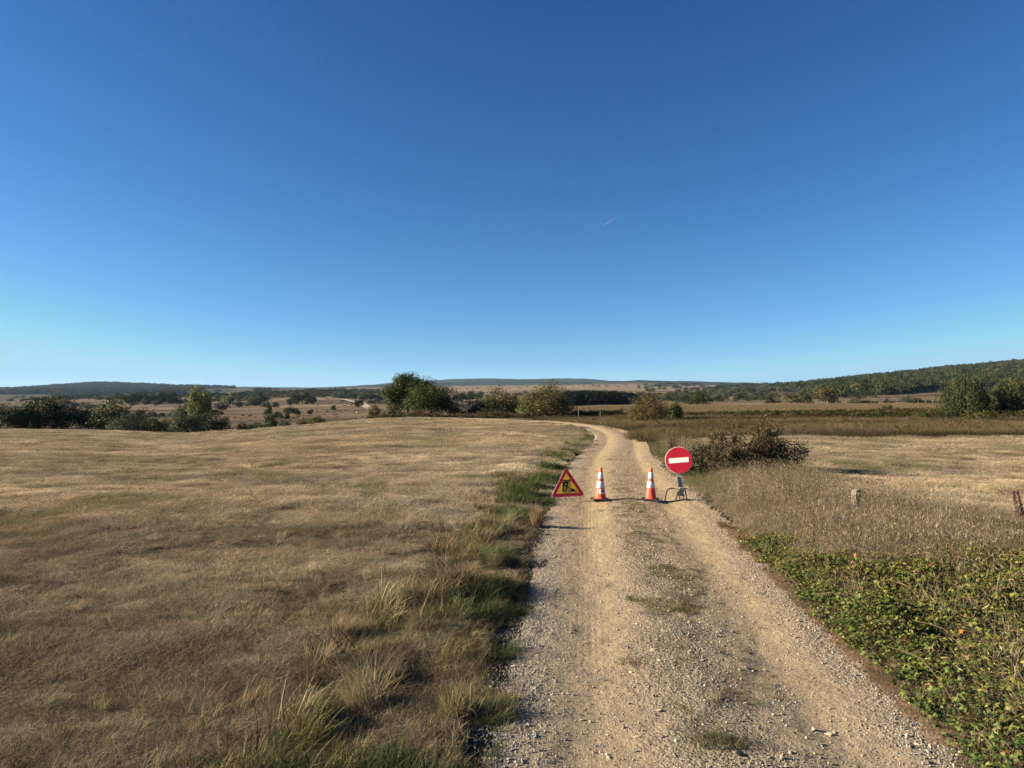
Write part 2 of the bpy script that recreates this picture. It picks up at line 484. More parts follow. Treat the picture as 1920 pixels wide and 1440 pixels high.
# ------------------------------------------------------------------ ground sheet
def lerp(a, b, t): return a + (b - a) * np.asarray(t)[..., None]
def c3(*c): return np.array(c, float)
COL_THATCH = .5 * c3(.17, .125, .075)
COL_MEADOW = .6 * c3(.10, .074, .042)
COL_VALLEY = .6 * c3(.195, .138, .085)
COL_TAN = .6 * c3(.30, .225, .14)
COL_HEATH = .6 * c3(.075, .06, .04)
COL_FORest = None
def land_colour(x, y):
    d = np.maximum(y, 1e-3); px = 960 + F * x / d
    r = np.hypot(x, y)
    col = np.broadcast_to(COL_THATCH, x.shape + (3,)).copy()
    # right-hand rough meadow
    m = smooth(44, 46, y) * smooth(960, 1150, px)
    col = lerp(col, COL_MEADOW, m)
    m = smooth(108, 118, r) * smooth(1000, 1100, px) * (1 - smooth(185, 220, r))
    col = lerp(col, c3(.205, .155, .088), m)
    # valley beyond
    v = smooth(120, 175, r) * np.where(px > 1040, smooth(185, 230, r), 1)
    col = lerp(col, COL_VALLEY, v)
    p = fbm(x, y, 1 / 150., 3, 77); p2 = fbm(x * .4, y, 1 / 70., 3, 78)
    col = lerp(col, COL_TAN, v * smooth(.50, .60, p) * .9)
    col = lerp(col, COL_HEATH, v * smooth(.60, .68, p2) * .75)
    # heath ridge on the left, tan down in the middle, wooded hills
    hr = smooth(950, 1200, r) * (1 - smooth(2300, 2900, r)) * (1 - smooth(880, 960, px)) * smooth(.36, .5, fbm(x, y, 1 / 320., 2, 80))
    col = lerp(col, COL_HEATH, hr * .9)
    td = smooth(1200, 1500, r) * (1 - smooth(2700, 3400, r)) * smooth(820, 960, px) * (1 - smooth(1290, 1400, px))
    col = lerp(col, c3(.20, .148, .09), td * (.6 + .4 * p))
    wood = c3(.024, .033, .017)
    col = lerp(col, wood, smooth(3000, 3500, r))
    col = lerp(col, wood, smooth(1750, 2050, r) * (1 - smooth(380, 520, px)) * .8)
    col = lerp(col, wood, smooth(720, 860, r - (px - 1450) * .0) * smooth(1400, 1560, px))
    return col
def build_ground():
    az = np.concatenate([np.linspace(-180, -46, 60, endpoint=False), np.linspace(-46, 46, 640, endpoint=False), np.linspace(46, 180, 61)])
    az = R(1) * az
    rr = np.concatenate([[0.02], np.exp(np.linspace(math.log(.8), math.log(3.), 20, endpoint=False)),
                         np.exp(np.linspace(math.log(3.), math.log(140), 330, endpoint=False)),
                         np.exp(np.linspace(math.log(140), math.log(11800), 170))])
    A, RR = np.meshgrid(az, rr)
    X, Y = RR * np.sin(A), RR * np.cos(A)
    xf, yf = X.ravel(), Y.ravel()
    s = np.full(xf.shape, 99.); near = RR.ravel() < 150
    s[near] = road_s(xf[near], yf[near])
    Z = H(xf, yf, s)
    Z = Z - .10 * (1 - smooth(HW - .55, HW - .12, np.abs(s))) * near
    nr, na = RR.shape
    idx = np.arange(nr * na).reshape(nr, na)
    q = np.stack([idx[:-1, :-1], idx[:-1, 1:], idx[1:, 1:], idx[1:, :-1]], -1).reshape(-1, 4)[:, ::-1]
    col = land_colour(xf, yf)
    verge = (1 - smooth(HW + 1.1, HW + 2.2, np.abs(s))) * (s < 0)
    col = lerp(col, c3(.036, .032, .02), verge * .9)
    col = lerp(col, c3(.067, .055, .033), (1 - smooth(HW + 2.8, HW + 4.2, s)) * (s > 0) * near)
    far = smooth(100, 200, RR.ravel())
    me = mesh_np('ground', np.stack([xf, yf, Z], 1), q, None, {'col': col, 'far': far}, M_GROUND, True)
    return tag(link('ground', me), kind='structure')
build_ground()

# ------------------------------------------------------------------ dirt road
def build_road():
    # stations along the line, dense near the camera
    st = [RS[0]]
    dist = lambda sv: math.hypot(np.interp(sv, RS, RP[:, 0]), np.interp(sv, RS, RP[:, 1]))
    while st[-1] < RS[-1]:
        st.append(st[-1] + max(.035, dist(st[-1]) * .009))
    st = np.array(st)
    cx, cyy = np.interp(st, RS, RP[:, 0]), np.interp(st, RS, RP[:, 1])
    tx, ty = np.interp(st, RS, RT[:, 0]), np.interp(st, RS, RT[:, 1])
    ln = np.hypot(tx, ty); tx, ty = tx / ln, ty / ln
    u = np.linspace(-2.05, 2.05, 92)
    U, S = np.meshgrid(u, st)
    X = cx[:, None] + U * ty[:, None]; Y = cyy[:, None] - U * tx[:, None]
    wob = (fbm(X, Y, .55, 3, 41) - .5) * .55 + (fbm(X, Y, 3.0, 2, 43) - .5) * .25
    base = H0(X, Y) + (fbm(X, Y, .25, 2, 4) - .5) * .05
    ruts = -.035 * np.exp(-((np.abs(U) - .82) / .28) ** 2) + .03 * np.exp(-(U / .42) ** 2)
    rough = (fbm(X, Y, 5, 3, 44) - .5) * .03 + (fbm(X, Y, 16, 2, 45) - .5) * .012
    edge = smooth(HW - .02, HW + .38, np.abs(U) + wob * .8 * (1 - .65 * smooth(18, 40, np.hypot(X, Y))))
    r = np.hypot(X, Y)
    Z = base + .014 + ruts + rough + .0005 * r - edge * (.11 + .001 * r)
    na, nu = X.shape
    idx = np.arange(na * nu).reshape(na, nu)
    q = np.stack([idx[:-1, :-1], idx[:-1, 1:], idx[1:, 1:], idx[1:, :-1]], -1).reshape(-1, 4)
    me = mesh_np('dirt_road', np.stack([X.ravel(), Y.ravel(), Z.ravel()], 1), q, None, {'across': U.ravel(), 'along': S.ravel()}, M_ROAD, True)
    return tag(link('dirt_road', me), kind='structure')
build_road()
def road_z(x, y):
    s = road_s(x, y)
    return H0(x, y) + (fbm(x, y, .25, 2, 4) - .5) * .05 + .014 - .035 * np.exp(-((np.abs(s) - .82) / .28) ** 2) + .03 * np.exp(-(s / .42) ** 2) \
        + (fbm(x, y, 5, 3, 44) - .5) * .03 + (fbm(x, y, 16, 2, 45) - .5) * .012 + .0005 * np.hypot(x, y)

# pale track climbing the far slope
M_TRACK = plain('pale_track', (.50, .43, .33), .95, .1, 0, .05, .15)
def build_track():
    pix = [(697, 768), (690, 765), (684, 761), (676, 757), (664, 754), (648, 750), (634, 748), (619, 746.5), (612, 743.5), (607, 741), (603.5, 739.3)]
    pts = []
    for px, py in pix:
        d = hit(px, py, 200)
        if d: pts.append(at(px, d))
    last = pts[-1][1]
    for px, d in ((606, last * 1.12), (622, last * 1.2), (645, last * 1.3), (660, last * 1.42)): pts.append(at(px, d))
    P = catmull(np.array(pts), 8)
    T = np.gradient(P, axis=0); T /= np.linalg.norm(T, axis=1)[:, None]
    V, q = [], []
    for k, (p, t) in enumerate(zip(P, T)):
        for sgn in (-1, 0, 1):
            x, y = p[0] + sgn * 2.6 * t[1], p[1] - sgn * 2.6 * t[0]
            V.append((x, y, float(H0(np.array([x]), np.array([y]))[0]) + .45))
        if k:
            for j in range(2):
                a = 3 * (k - 1) + j; q.append((a, a + 1, a + 4, a + 3))
    tag(link('farm_track', mesh_np('farm_track', V, q, None, None, M_TRACK, True)), kind='structure')
build_track()

# ------------------------------------------------------------------ scattering (for what nobody could count)
def scatter(name, P, rot, scl, idx, tint, protos, parent=None):
    n = len(P)
    me = bpy.data.meshes.new(name)
    me.vertices.add(n); me.vertices.foreach_set('co', np.asarray(P, np.float32).ravel())
    scl = np.asarray(scl, np.float32)
    if scl.ndim == 1: scl = np.repeat(scl[:, None], 3, 1)
    for k, v in (('rot', rot), ('scl', scl), ('tint', tint)):
        a = me.attributes.new(k, 'FLOAT_VECTOR', 'POINT'); a.data.foreach_set('vector', np.ascontiguousarray(v, np.float32).ravel())
    a = me.attributes.new('idx', 'INT', 'POINT'); a.data.foreach_set('value', np.asarray(idx, np.int32))
    o = link(name, me, parent)
    col = bpy.data.collections.new(name + '_kinds')
    for p in protos: col.objects.link(p)
    ng = bpy.data.node_groups.new(name + '_scatter', 'GeometryNodeTree')
    ng.interface.new_socket('Geometry', in_out='INPUT', socket_type='NodeSocketGeometry')
    ng.interface.new_socket('Geometry', in_out='OUTPUT', socket_type='NodeSocketGeometry')
    nn, nl = ng.nodes, ng.links
    gi, go = nn.new('NodeGroupInput'), nn.new('NodeGroupOutput')
    ci = nn.new('GeometryNodeCollectionInfo'); ci.inputs['Collection'].default_value = col
    ci.inputs['Separate Children'].default_value = True; ci.inputs['Reset Children'].default_value = True
    ip = nn.new('GeometryNodeInstanceOnPoints'); ip.inputs['Pick Instance'].default_value = True
    def named(key, typ):
        q = nn.new('GeometryNodeInputNamedAttribute'); q.data_type = typ; q.inputs['Name'].default_value = key
        return q.outputs['Attribute']
    er = nn.new('FunctionNodeEulerToRotation')
    nl.new(named('rot', 'FLOAT_VECTOR'), er.inputs[0])
    nl.new(gi.outputs[0], ip.inputs['Points']); nl.new(ci.outputs[0], ip.inputs['Instance'])
    nl.new(named('idx', 'INT'), ip.inputs['Instance Index']); nl.new(er.outputs[0], ip.inputs['Rotation'])
    nl.new(named('scl', 'FLOAT_VECTOR'), ip.inputs['Scale'])
    nl.new(ip.outputs[0], go.inputs[0])
    md = o.modifiers.new('scatter', 'NODES'); md.node_group = ng
    return o
def proto(name, me): return bpy.data.objects.new(name, me)

def blades(rg, n, Rr, h, w, lean, bend, segs=2, base=None, z0=(0, 0), hbias=1.0, dirs=None):
    """n grass blades: V, quads, tris, bl"""
    if base is None:
        rad = Rr * np.sqrt(rg.random(n)); an = rg.random(n) * 2 * pi
        bx, by = rad * np.cos(an), rad * np.sin(an)
    else: bx, by = base
    ph = rg.random(n) * 2 * pi if dirs is None else dirs
    hh = h[0] + (h[1] - h[0]) * rg.random(n) ** hbias
    ww = w[0] + (w[1] - w[0]) * rg.random(n)
    th = lean[0] + (lean[1] - lean[0]) * rg.random(n)
    kb = bend[0] + (bend[1] - bend[0]) * rg.random(n)
    zb = z0[0] + (z0[1] - z0[0]) * rg.random(n)
    pos = np.stack([bx, by, zb], 1)
    wa = ph + pi / 2 + (rg.random(n) - .5) * 1.6
    side = np.stack([np.cos(wa), np.sin(wa), np.zeros(n)], 1)
    rows = []
    for k in range(segs + 1):
        t = k / segs
        wid = ww * (1 - t ** 1.6) * .5
        if k < segs: rows += [pos - side * wid[:, None], pos + side * wid[:, None]]
        else: rows += [pos]
        ang = th + kb * (t + .5 / segs)
        st = hh / segs
        pos = pos + np.stack([np.sin(ang) * np.cos(ph) * st, np.sin(ang) * np.sin(ph) * st, np.cos(ang) * st], 1)
        pos[:, 2] = np.maximum(pos[:, 2], .004)
    nv = 2 * segs + 1
    V = np.stack(rows, 1).reshape(-1, 3)
    b0 = np.arange(n) * nv
    quads = np.concatenate([np.stack([b0 + 2 * k, b0 + 2 * k + 1, b0 + 2 * k + 3, b0 + 2 * k + 2], 1) for k in range(segs - 1)]) if segs > 1 else np.zeros((0, 4), int)
    tris = np.stack([b0 + 2 * segs - 2, b0 + 2 * segs - 1, b0 + 2 * segs], 1)
    bl = np.repeat(rg.random(n), nv)
    return V, quads, tris, bl
def join(parts):
    V, Q, T, B = [], [], [], []; b = 0
    for v, q, t, bl in parts:
        V.append(v); Q.append(np.asarray(q).reshape(-1, 4) + b); T.append(np.asarray(t).reshape(-1, 3) + b); B.append(bl); b += len(v)
    return np.concatenate(V), np.concatenate(Q), np.concatenate(T), np.concatenate(B)
def gm(name, parts, mat):
    V, Q, T, B = join(parts)
    return mesh_np(name, V, Q, T, {'bl': B}, mat)

def make_mown(k):
    rg = np.random.default_rng(100 + k)
    nc = 70                                                     # small clumps with bare thatch between them
    cx_, cy_, cb, ch = (rg.random(nc) - .5) * .5, (rg.random(nc) - .5) * .5, rg.random(nc), .55 + .9 * rg.random(nc)
    ci = rg.integers(0, nc, 640)
    b = (cx_[ci] + rg.normal(0, .014, 640), cy_[ci] + rg.normal(0, .014, 640))
    V, q, t, bl = blades(rg, 640, 0, (.02, .07), (.0035, .0065), (.1, 1.1), (0, .9), 2, b)
    V[:, 2] *= np.repeat(ch[ci], 5)
    p = [(V, q, t, np.clip(.72 * np.repeat(cb[ci], 5) + .28 * bl, 0, 1))]
    b = ((rg.random(260) - .5) * .5, (rg.random(260) - .5) * .5)
    v_ = blades(rg, 260, 0, (.035, .12), (.0022, .0045), (1.2, 1.6), (-.1, .25), 2, b, (.012, .06))
    p.append((v_[0], v_[1], v_[2], .5 + .5 * v_[3]))
    return gm('mown_grass_patch', p, M_GRASS)
def make_verge(k):
    rg = np.random.default_rng(200 + k)
    sd = (k % 4) * 1.5
    dirs = sd + rg.normal(0, .9, 80)
    p = [blades(rg, 80, .11, (.12, .36), (.003, .0065), (.15, .9), (.2, 1.7), 3, None, (0, 0), 1.3, dirs)]
    p.append(blades(rg, 50, .14, (.04, .12), (.003, .006), (.1, 1.2), (0, 1), 2))
    return gm('verge_grass_tuft', p, M_GRASS)
def seed_stems(rg, n, Rr, h, bend=.5):
    V, q, t, bl = blades(rg, n, Rr, h, (.0018, .0028), (.0, .8), (0, bend), 3)
    # flower head: two crossed slim diamonds at the tip
    nv = 7
    tip = V[6::nv]; pre = V[4::nv]
    d = tip - pre; d /= np.linalg.norm(d, axis=1)[:, None] + 1e-9
    L = (.03 + .06 * rg.random(n))[:, None]; w = (.002 + .004 * rg.random(n))[:, None]
    s = np.cross(d, np.array([0, 1., .1])); s /= np.linalg.norm(s, axis=1)[:, None] + 1e-9
    s2 = np.cross(d, s)
    hv = np.stack([tip - d * L * .3, tip + d * L * .25 + s * w, tip + d * L * .9, tip + d * L * .25 - s * w,
                   tip - d * L * .3, tip + d * L * .25 + s2 * w, tip + d * L * .9, tip + d * L * .25 - s2 * w], 1).reshape(-1, 3)
    b0 = np.arange(n) * 8
    hq = np.concatenate([np.stack([b0, b0 + 1, b0 + 2, b0 + 3], 1), np.stack([b0 + 4, b0 + 5, b0 + 6, b0 + 7], 1)])
    return [(V, q, t, bl), (hv, hq, np.zeros((0, 3), int), np.repeat(rg.random(n), 8))]
def make_tall(k):
    rg = np.random.default_rng(300 + k)
    p = seed_stems(rg, 16, .16, (.35, .75), .7)
    p.append(blades(rg, 70, .18, (.12, .40), (.0025, .005), (.1, .8), (.2, 1.5), 3, None, (0, 0), 1.2))
    p.append(blades(rg, 22, .2, (.25, .6), (.002, .003), (.5, 1.3), (0, .4), 2))
    return gm('tall_dry_grass', p, M_GRASS)
def make_meadow(k):
    rg = np.random.default_rng(400 + k)
    n = 150
    b = ((rg.random(n) - .5) * 1.2, (rg.random(n) - .5) * 1.2)
    p = [blades(rg, n, 0, (.2, .55), (.008, .016), (.05, .6), (.1, .9), 2, b)]
    b = ((rg.random(60) - .5) * 1.2, (rg.random(60) - .5) * 1.2)
    p.append(blades(rg, 60, 0, (.45, .85), (.005, .009), (.0, .4), (0, .4), 2, b))
    return gm('meadow_grass_patch', p, M_GRASS)
PR_MOWN = [proto('mown_%d' % k, make_mown(k)) for k in range(6)]
PR_VERGE = [proto('verge_%d' % k, make_verge(k)) for k in range(8)]
PR_TALL = [proto('tall_%d' % k, make_tall(k)) for k in range(6)]
PR_MEADOW = [proto('meadow_%d' % k, make_meadow(k)) for k in range(5)]

def wedge(n, y0, y1, power=1.0, margin=1.06, pxlo=-60, pxhi=1980):
    """random points on the ground in view between two depths; density per area falls as depth**-(2-power)"""
    # uniform in area -> pdf ~ y ; general pdf ~ y**(power-1)
    t = rng.random(n)
    y = (y0 ** power + t * (y1 ** power - y0 ** power)) ** (1 / power) if power else y0 * (y1 / y0) ** t
    px = pxlo + (pxhi - pxlo) * rng.random(n)
    x = (px - 960) / F * y
    return x, y, px
def rot_z(n, tilt=.0):
    r = np.zeros((n, 3)); r[:, 2] = rng.random(n) * 2 * pi
    if tilt: r[:, :2] = rng.normal(0, tilt, (n, 2))
    return r
PK = .585
def palette(n, cols, w, var=.18, pick=None):
    cols = np.array(cols, float) * PK; w = np.array(w, float) / np.sum(w)
    i = rng.choice(len(cols), n, p=w) if pick is None else pick
    c = cols[i] * (1 + rng.normal(0, var, (n, 1)))
    return np.clip(c * (1 + rng.normal(0, .05, (n, 3))), .005, .9)

ED = lambda x, y: (fbm(x, y, .55, 3, 41) - .5) * .44 * (1 - .65 * smooth(18, 40, np.hypot(x, y)))        # how far the road edge wanders

STRAW = [(.43, .348, .23), (.33, .262, .175), (.54, .45, .305), (.20, .156, .108), (.24, .21, .12)]
def field_points(n, y0, y1, power):
    x, y, px = wedge(n, y0, y1, power)
    s = road_s(x, y)
    left = (s < -(HW + .35)) & (np.hypot(x, y) < 106)
    rf = (s > HW + 3.2 - smooth(25, 42, y) * 1.4 + (fbm(x, y, .5, 2, 66) - .5) * 1.6) & (y < 45.5 + (fbm(x, y, .2, 2, 68) - .5) * 2) & (y > 7)
    ok = (left & ((s < -(HW + 1.25 + (fbm(x, y, .8, 2, 62) - .5) * 1.2)) | (rng.random(len(x)) < .45))) | rf
    return x[ok], y[ok], s[ok]
def build_mown():
    X, Y, S, SC = [], [], [], []
    for n, y0, y1, pw, sc in ((16000, 3.2, 13, .6, .72), (17000, 12, 34, .8, 1.15), (20000, 32, 106, 1.1, 2.4)):
        x, y, s = field_points(n, y0, y1, pw)
        X.append(x); Y.append(y); S.append(s); SC.append(np.full(len(x), sc))
    x, y, s, sc = map(np.concatenate, (X, Y, S, SC))
    n = len(x)
    z = H(x, y, s) - .004
    sw = fbm(x * .35 + y * .1, y, .35, 3, 51)                       # mowing swathes run across the field
    big = fbm(x, y, .12, 3, 52)
    tint = lerp(palette(n, STRAW, [4, 3, 2.5, 2.4, 1.3], .22), np.broadcast_to(PK * c3(.385, .312, .20), (n, 3)), .05 + .45 * smooth(15, 45, y))
    tint *= (.8 + .36 * smooth(.3, .7, sw))[:, None]
    tint = lerp(tint, tint * c3(1.02, .99, .95), smooth(.45, .62, big))
    gr = smooth(.60, .70, fbm(x, y, .6, 2, 54)) * .5
    tint = lerp(tint, np.broadcast_to(c3(.083, .083, .036), tint.shape), gr)
    tint *= (.74 + .42 * smooth(5, 20, y))[:, None]  # darker towards the camera: coarser grass, plus lens vignetting put into the tint
    hz = .6 + .9 * smooth(.3, .75, fbm(x, y, 1.4, 3, 56)); tint *= (.8 + .25 * smooth(.3, .7, fbm(x, y, 1.9, 2, 57)))[:, None]
    scl = np.stack([sc, sc, sc ** .55 * hz], 1) * (.8 + .45 * rng.random(n))[:, None]
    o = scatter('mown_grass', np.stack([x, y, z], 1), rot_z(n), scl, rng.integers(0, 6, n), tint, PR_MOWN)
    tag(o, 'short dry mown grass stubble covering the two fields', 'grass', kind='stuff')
build_mown()

GREENS = [(.085, .1, .042), (.135, .142, .06), (.36, .30, .17), (.235, .185, .105), (.07, .095, .036)]
def build_verge():
    x, y, px = wedge(120000, 3.1, 90, .12)
    x2, y2, _ = wedge(60000, 14, 92, .7, pxlo=930, pxhi=1190)
    x, y = np.concatenate([x, x2]), np.concatenate([y, y2])
    s = road_s(x, y)
    e = ED(x, y)
    wid = 1.35 + (fbm(x, y, .5, 2, 61) - .5) * 1.3 - .5 * smooth(10, 20, y) + .9 * smooth(24, 34, y)
    ok = (s < -(HW - e * 1.0 - .02)) & (s > -(HW + wid))
    dens = .25 + .75 * smooth(.34, .54, fbm(x, y, 1.5, 2, 63))
    ok &= rng.random(len(x)) < dens
    x, y, s = x[ok], y[ok], s[ok]; n = len(x)
    z = H(x, y, s) - .01
    green = smooth(.44, .60, fbm(x, y, .9, 2, 64)) * .5 + .4 * smooth(-HW - 1.0, -HW - .3, s) + smooth(11.5, 14, y) * .75 * smooth(-HW - 1.2, -HW - .5, s)
    g = rng.random(n) < np.clip(green, .10, .93)
    tint = np.where(g[:, None], palette(n, [GREENS[0], GREENS[1], GREENS[4]], [3, 2, 2], .2), palette(n, [GREENS[2], GREENS[3], (.17, .125, .075)], [3, 2, 1.5], .2))
    lush = smooth(11.5, 14, y) * (s > -(HW + .9))
    tint = lerp(tint, tint * c3(.95, 1.15, .95), lush * g)
    sc = (.22 + .85 * smooth(.25, .8, fbm(x, y, 1.7, 2, 65))) * (.7 + .5 * rng.random(n)) * (1 - .35 * smooth(20, 60, y))
    sc *= (.38 + .62 * smooth(0, .7, -(s + HW))) * (1 + .7 * (rng.random(n) < .07))
    o = scatter('verge_grass', np.stack([x, y, z], 1), rot_z(n, .12), sc, rng.integers(0, 8, n), tint, PR_VERGE)
    tag(o, 'green and straw long grass along the left edge of the dirt road', 'grass', kind='stuff')
build_verge()
def build_field_tufts():
    x, y, px = wedge(14000, 3.2, 30, .35, pxhi=1100)
    s = road_s(x, y)
    den = np.maximum(smooth(.4, .65, fbm(x, y, .8, 3, 58)) * (1 - .75 * smooth(1.0, 6.0, -s - HW)), .75 * (s > -(HW + 1.5))) * (1 - .8 * smooth(9, 24, y))
    ok = (s < -(HW + .15)) & (rng.random(len(x)) < den)
    x, y, s = x[ok], y[ok], s[ok]; n = len(x)
    tint = palette(n, [(.33, .26, .165), (.22, .17, .11), (.14, .11, .07), (.16, .155, .07)], [3, 3, 2, 1.2], .2)
    o = scatter('field_tufts', np.stack([x, y, H(x, y, s) - .01], 1), rot_z(n, .2), .3 + .45 * rng.random(n), rng.integers(0, 8, n), tint, PR_VERGE)
    tag(o, 'longer wispy dry tufts in the near part of the mown field', 'grass', kind='stuff')
build_field_tufts()

def build_right_verge():
    x, y, px = wedge(50000, 4, 62, .6, pxlo=1150)
    s = road_s(x, y)
    e = ED(x, y)
    outer = HW + 3.7 - smooth(24, 42, y) * 1.3 + (fbm(x, y, .5, 2, 66) - .5) * 1.6
    ok = (s > HW - e + .12) & (s < outer) & (y < 60)
    ok &= ~((y < 11.2 + (fbm(x, y, .8, 2, 69) - .5) * 1.5) & (rng.random(len(x)) < .95 - .75 * smooth(8.6, 11, y)))
    ok &= rng.random(len(x)) < .35 + .65 * smooth(.38, .58, fbm(x, y, 1.2, 2, 70))
    x, y, s = x[ok], y[ok], s[ok]; n = len(x)
    z = H(x, y, s) - .01
    edge = smooth(HW, HW + 1.3, s)
    tint = palette(n, [(.37, .295, .19), (.29, .23, .15), (.48, .40, .27), (.17, .13, .08), (.15, .15, .065)], [4, 4, 2.6, 2.4, 1.4], .24)
    lowg = (1 - smooth(HW + .5, HW + 1.3, s)) * smooth(14, 20, y)
    tint = lerp(tint, palette(n, [(.12, .14, .04), (.17, .17, .06)], [1, 1], .2), lowg * (rng.random(n) < .75))
    sc = (.32 + .46 * edge) * (.55 + .7 * rng.random(n)) * (.6 + .7 * fbm(x, y, .9, 2, 67))
    sc *= 1 - .45 * smooth(40, 60, y) * 0
    sc *= 1 + .25 * (1 - smooth(8, 11, y))
    o = scatter('dry_verge_grass', np.stack([x, y, z], 1), rot_z(n, .1), sc, rng.integers(0, 6, n), tint, PR_TALL)
    tag(o, 'tall dry straw-coloured grass with seed heads beside the round red sign', 'grass', kind='stuff')
build_right_verge()

def build_meadow():
    x, y, px = wedge(26000, 44, 165, 1.0, pxlo=1020)
    s = road_s(x, y)
    inbend = (y < 110) & (s < HW + .3)
    ok = ~inbend & (y > 45.5 + (fbm(x, y, .3, 3, 68) - .5) * 7) & ((px > 1250) | (s > HW + .2))
    # no meadow on the mown side of the bend
    ok &= ~((px < 1100) & (y < 80))
    x, y, px = x[ok], y[ok], px[ok]; n = len(x)
    z = H(x, y) - .02
    band = fbm(x * .25, y, .12, 3, 71)
    tint = palette(n, [(.145, .106, .058), (.105, .08, .042), (.19, .145, .08), (.08, .07, .032)], [4, 3, 2, 2], .16)
    tint *= (.5 + .85 * smooth(.3, .7, band))[:, None] * (.75 + .5 * fbm(x, y, .35, 2, 73))[:, None]
    tint = lerp(tint, np.broadcast_to(c3(.20, .15, .087), tint.shape), smooth(108, 120, y) * .75)
    sc = (.75 + .5 * rng.random(n)) * (.6 + .8 * fbm(x, y, .3, 2, 72))
    scl = np.stack([sc * (1 + .012 * y), sc * (1 + .012 * y), .62 * sc * (1 - .5 * smooth(100, 118, y))], 1)
    o = scatter('meadow_grass', np.stack([x, y, z], 1), rot_z(n), scl, rng.integers(0, 5, n), tint, PR_MEADOW)
    tag(o, 'brown unmown meadow grass behind the mown field on the far side', 'grass', kind='stuff')
build_meadow()

# sparse low weeds on the road's crown
def build_crown_weeds():
    n0 = 9000
    y = 4 + 26 * rng.random(n0) ** 1.3; u = rng.normal(.02, .24, n0)
    cx = np.interp(y, RP[:200, 1], RP[:200, 0])
    x = cx + u
    dens = smooth(.36, .66, fbm(x, y, 1.3, 3, 81)) * (1 - smooth(9.5, 13, y) * .85) * smooth(5.0, 6.2, y)
    ok = rng.random(n0) < dens * .5
    x, y = x[ok], y[ok]; n = len(x)
    tint = palette(n, [(.20, .17, .085), (.26, .20, .12), (.14, .135, .06)], [2, 2, 1.0], .2)
    o = scatter('road_weeds', np.stack([x, y, road_z(x, y) - .008], 1), rot_z(n, .1), .16 + .22 * rng.random(n), rng.integers(0, 6, n), tint,
                [proto('weed_%d' % k, make_mown(40 + k)) for k in range(6)])
    tag(o, 'thin low weeds growing along the middle of the dirt road', 'weeds', kind='stuff')
build_crown_weeds()

# ------------------------------------------------------------------ gravel and loose stones
def stone_mesh(seed, mat, sub=1):
    rg = np.random.default_rng(seed)
    import bmesh
    bm = bmesh.new(); bmesh.ops.create_icosphere(bm, subdivisions=sub, radius=1)
    sq = np.array([1, .75 + .2 * rg.random(), .5 + .25 * rg.random()])
    cuts = [(lambda d: d / np.linalg.norm(d))(rg.normal(0, 1, 3)) for _ in range(9)]
    lim = [.36 + .34 * rg.random() for _ in cuts]
    for v in bm.verts:
        p = np.array(v.co) * (1 + .12 * rg.normal())
        for c, m_ in zip(cuts, lim):
            d = p @ c
            if d > m_: p = p - c * (d - m_)
        v.co = (p * sq).tolist()
    me = bpy.data.meshes.new('stone'); bm.to_mesh(me); bm.free()
    me.materials.append(mat)
    return me
def gravel_mat():
    m, n, l, b = new_mat('gravel')
    a = n.new('ShaderNodeAttribute'); a.attribute_type = 'INSTANCER'; a.attribute_name = 'tint'
    l.new(a.outputs['Vector'], b.inputs['Base Color']); b.inputs['Roughness'].default_value = .9
    b.inputs['Specular IOR Level'].default_value = .2
    return m
M_GRAVEL = gravel_mat()
def build_gravel():
    n0 = 190000
    y = 3.6 * (30 / 3.6) ** rng.random(n0)
    cx = np.interp(y, RP[:200, 1], RP[:200, 0]); u = (rng.random(n0) * 2 - 1) * 1.9
    x = cx + u
    e = ED(x, y)
    pe = np.exp(-((np.abs(u) - (HW - .1)) / .28) ** 2)
    pc = np.exp(-((u - .05) / .42) ** 2) * smooth(.35, .6, fbm(x, y, .8, 2, 91))
    d = .10 + .85 * pe * smooth(.3, .55, fbm(x, y, .9, 2, 92)) + .6 * pc + .15 * smooth(.5, .7, fbm(x, y, 1.6, 2, 93))
    ok = (rng.random(n0) < d) & (np.abs(u) < HW + .25 - e * .5)
    x, y, u = x[ok], y[ok], u[ok]; n = len(x)
    size = .0035 + .0075 * rng.random(n) ** 3 + .012 * (rng.random(n) < .045) * rng.random(n)
    size *= 1 + .025 * y
    z = np.maximum(road_z(x, y), np.where(np.abs(u) > HW, H(x, y), -9)) + size * .25
    tint = palette(n, [(.44, .365, .27), (.36, .295, .215), (.54, .465, .355), (.27, .225, .17), (.40, .37, .32)], [4, 4, 2, 2, 1.2], .14)
    tint = lerp(tint, np.broadcast_to(c3(.25, .228, .195), tint.shape), .55 * (u < -1.0))
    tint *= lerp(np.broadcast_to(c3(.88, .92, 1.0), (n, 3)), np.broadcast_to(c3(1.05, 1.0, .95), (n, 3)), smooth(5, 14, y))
    r = rng.random((n, 3)) * 2 * pi
    o = scatter('gravel', np.stack([x, y, z], 1), r, size, rng.integers(0, 6, n), tint, [proto('pebble_%d' % k, stone_mesh(500 + k, M_GRAVEL)) for k in range(6)])
    tag(o, 'fine pale gravel lying over the dirt road', 'gravel', kind='stuff')
build_gravel()
STONES = [stone_mesh(520 + k, M_STONE, 2) for k in range(7)]
def put_stone(x, y, size, label, k, flat=.75, rz=None):
    z = float(road_z(np.array([x]), np.array([y]))[0])
    o = link('stone', STONES[k % 7], None, (x, y, z + size * .22), (rng.normal(0, .25), rng.normal(0, .25), rng.random() * 6.28 if rz is None else rz), (size * (1.5 if 'wedge' in label else 1), size * .85, size * flat))
    tag(o, label, 'stone', 'loose stones on the dirt road')
    return o
def near_px(px, py):
    d = CAMZ * F / (py - HZ)
    return (px - 960) / F * d, d
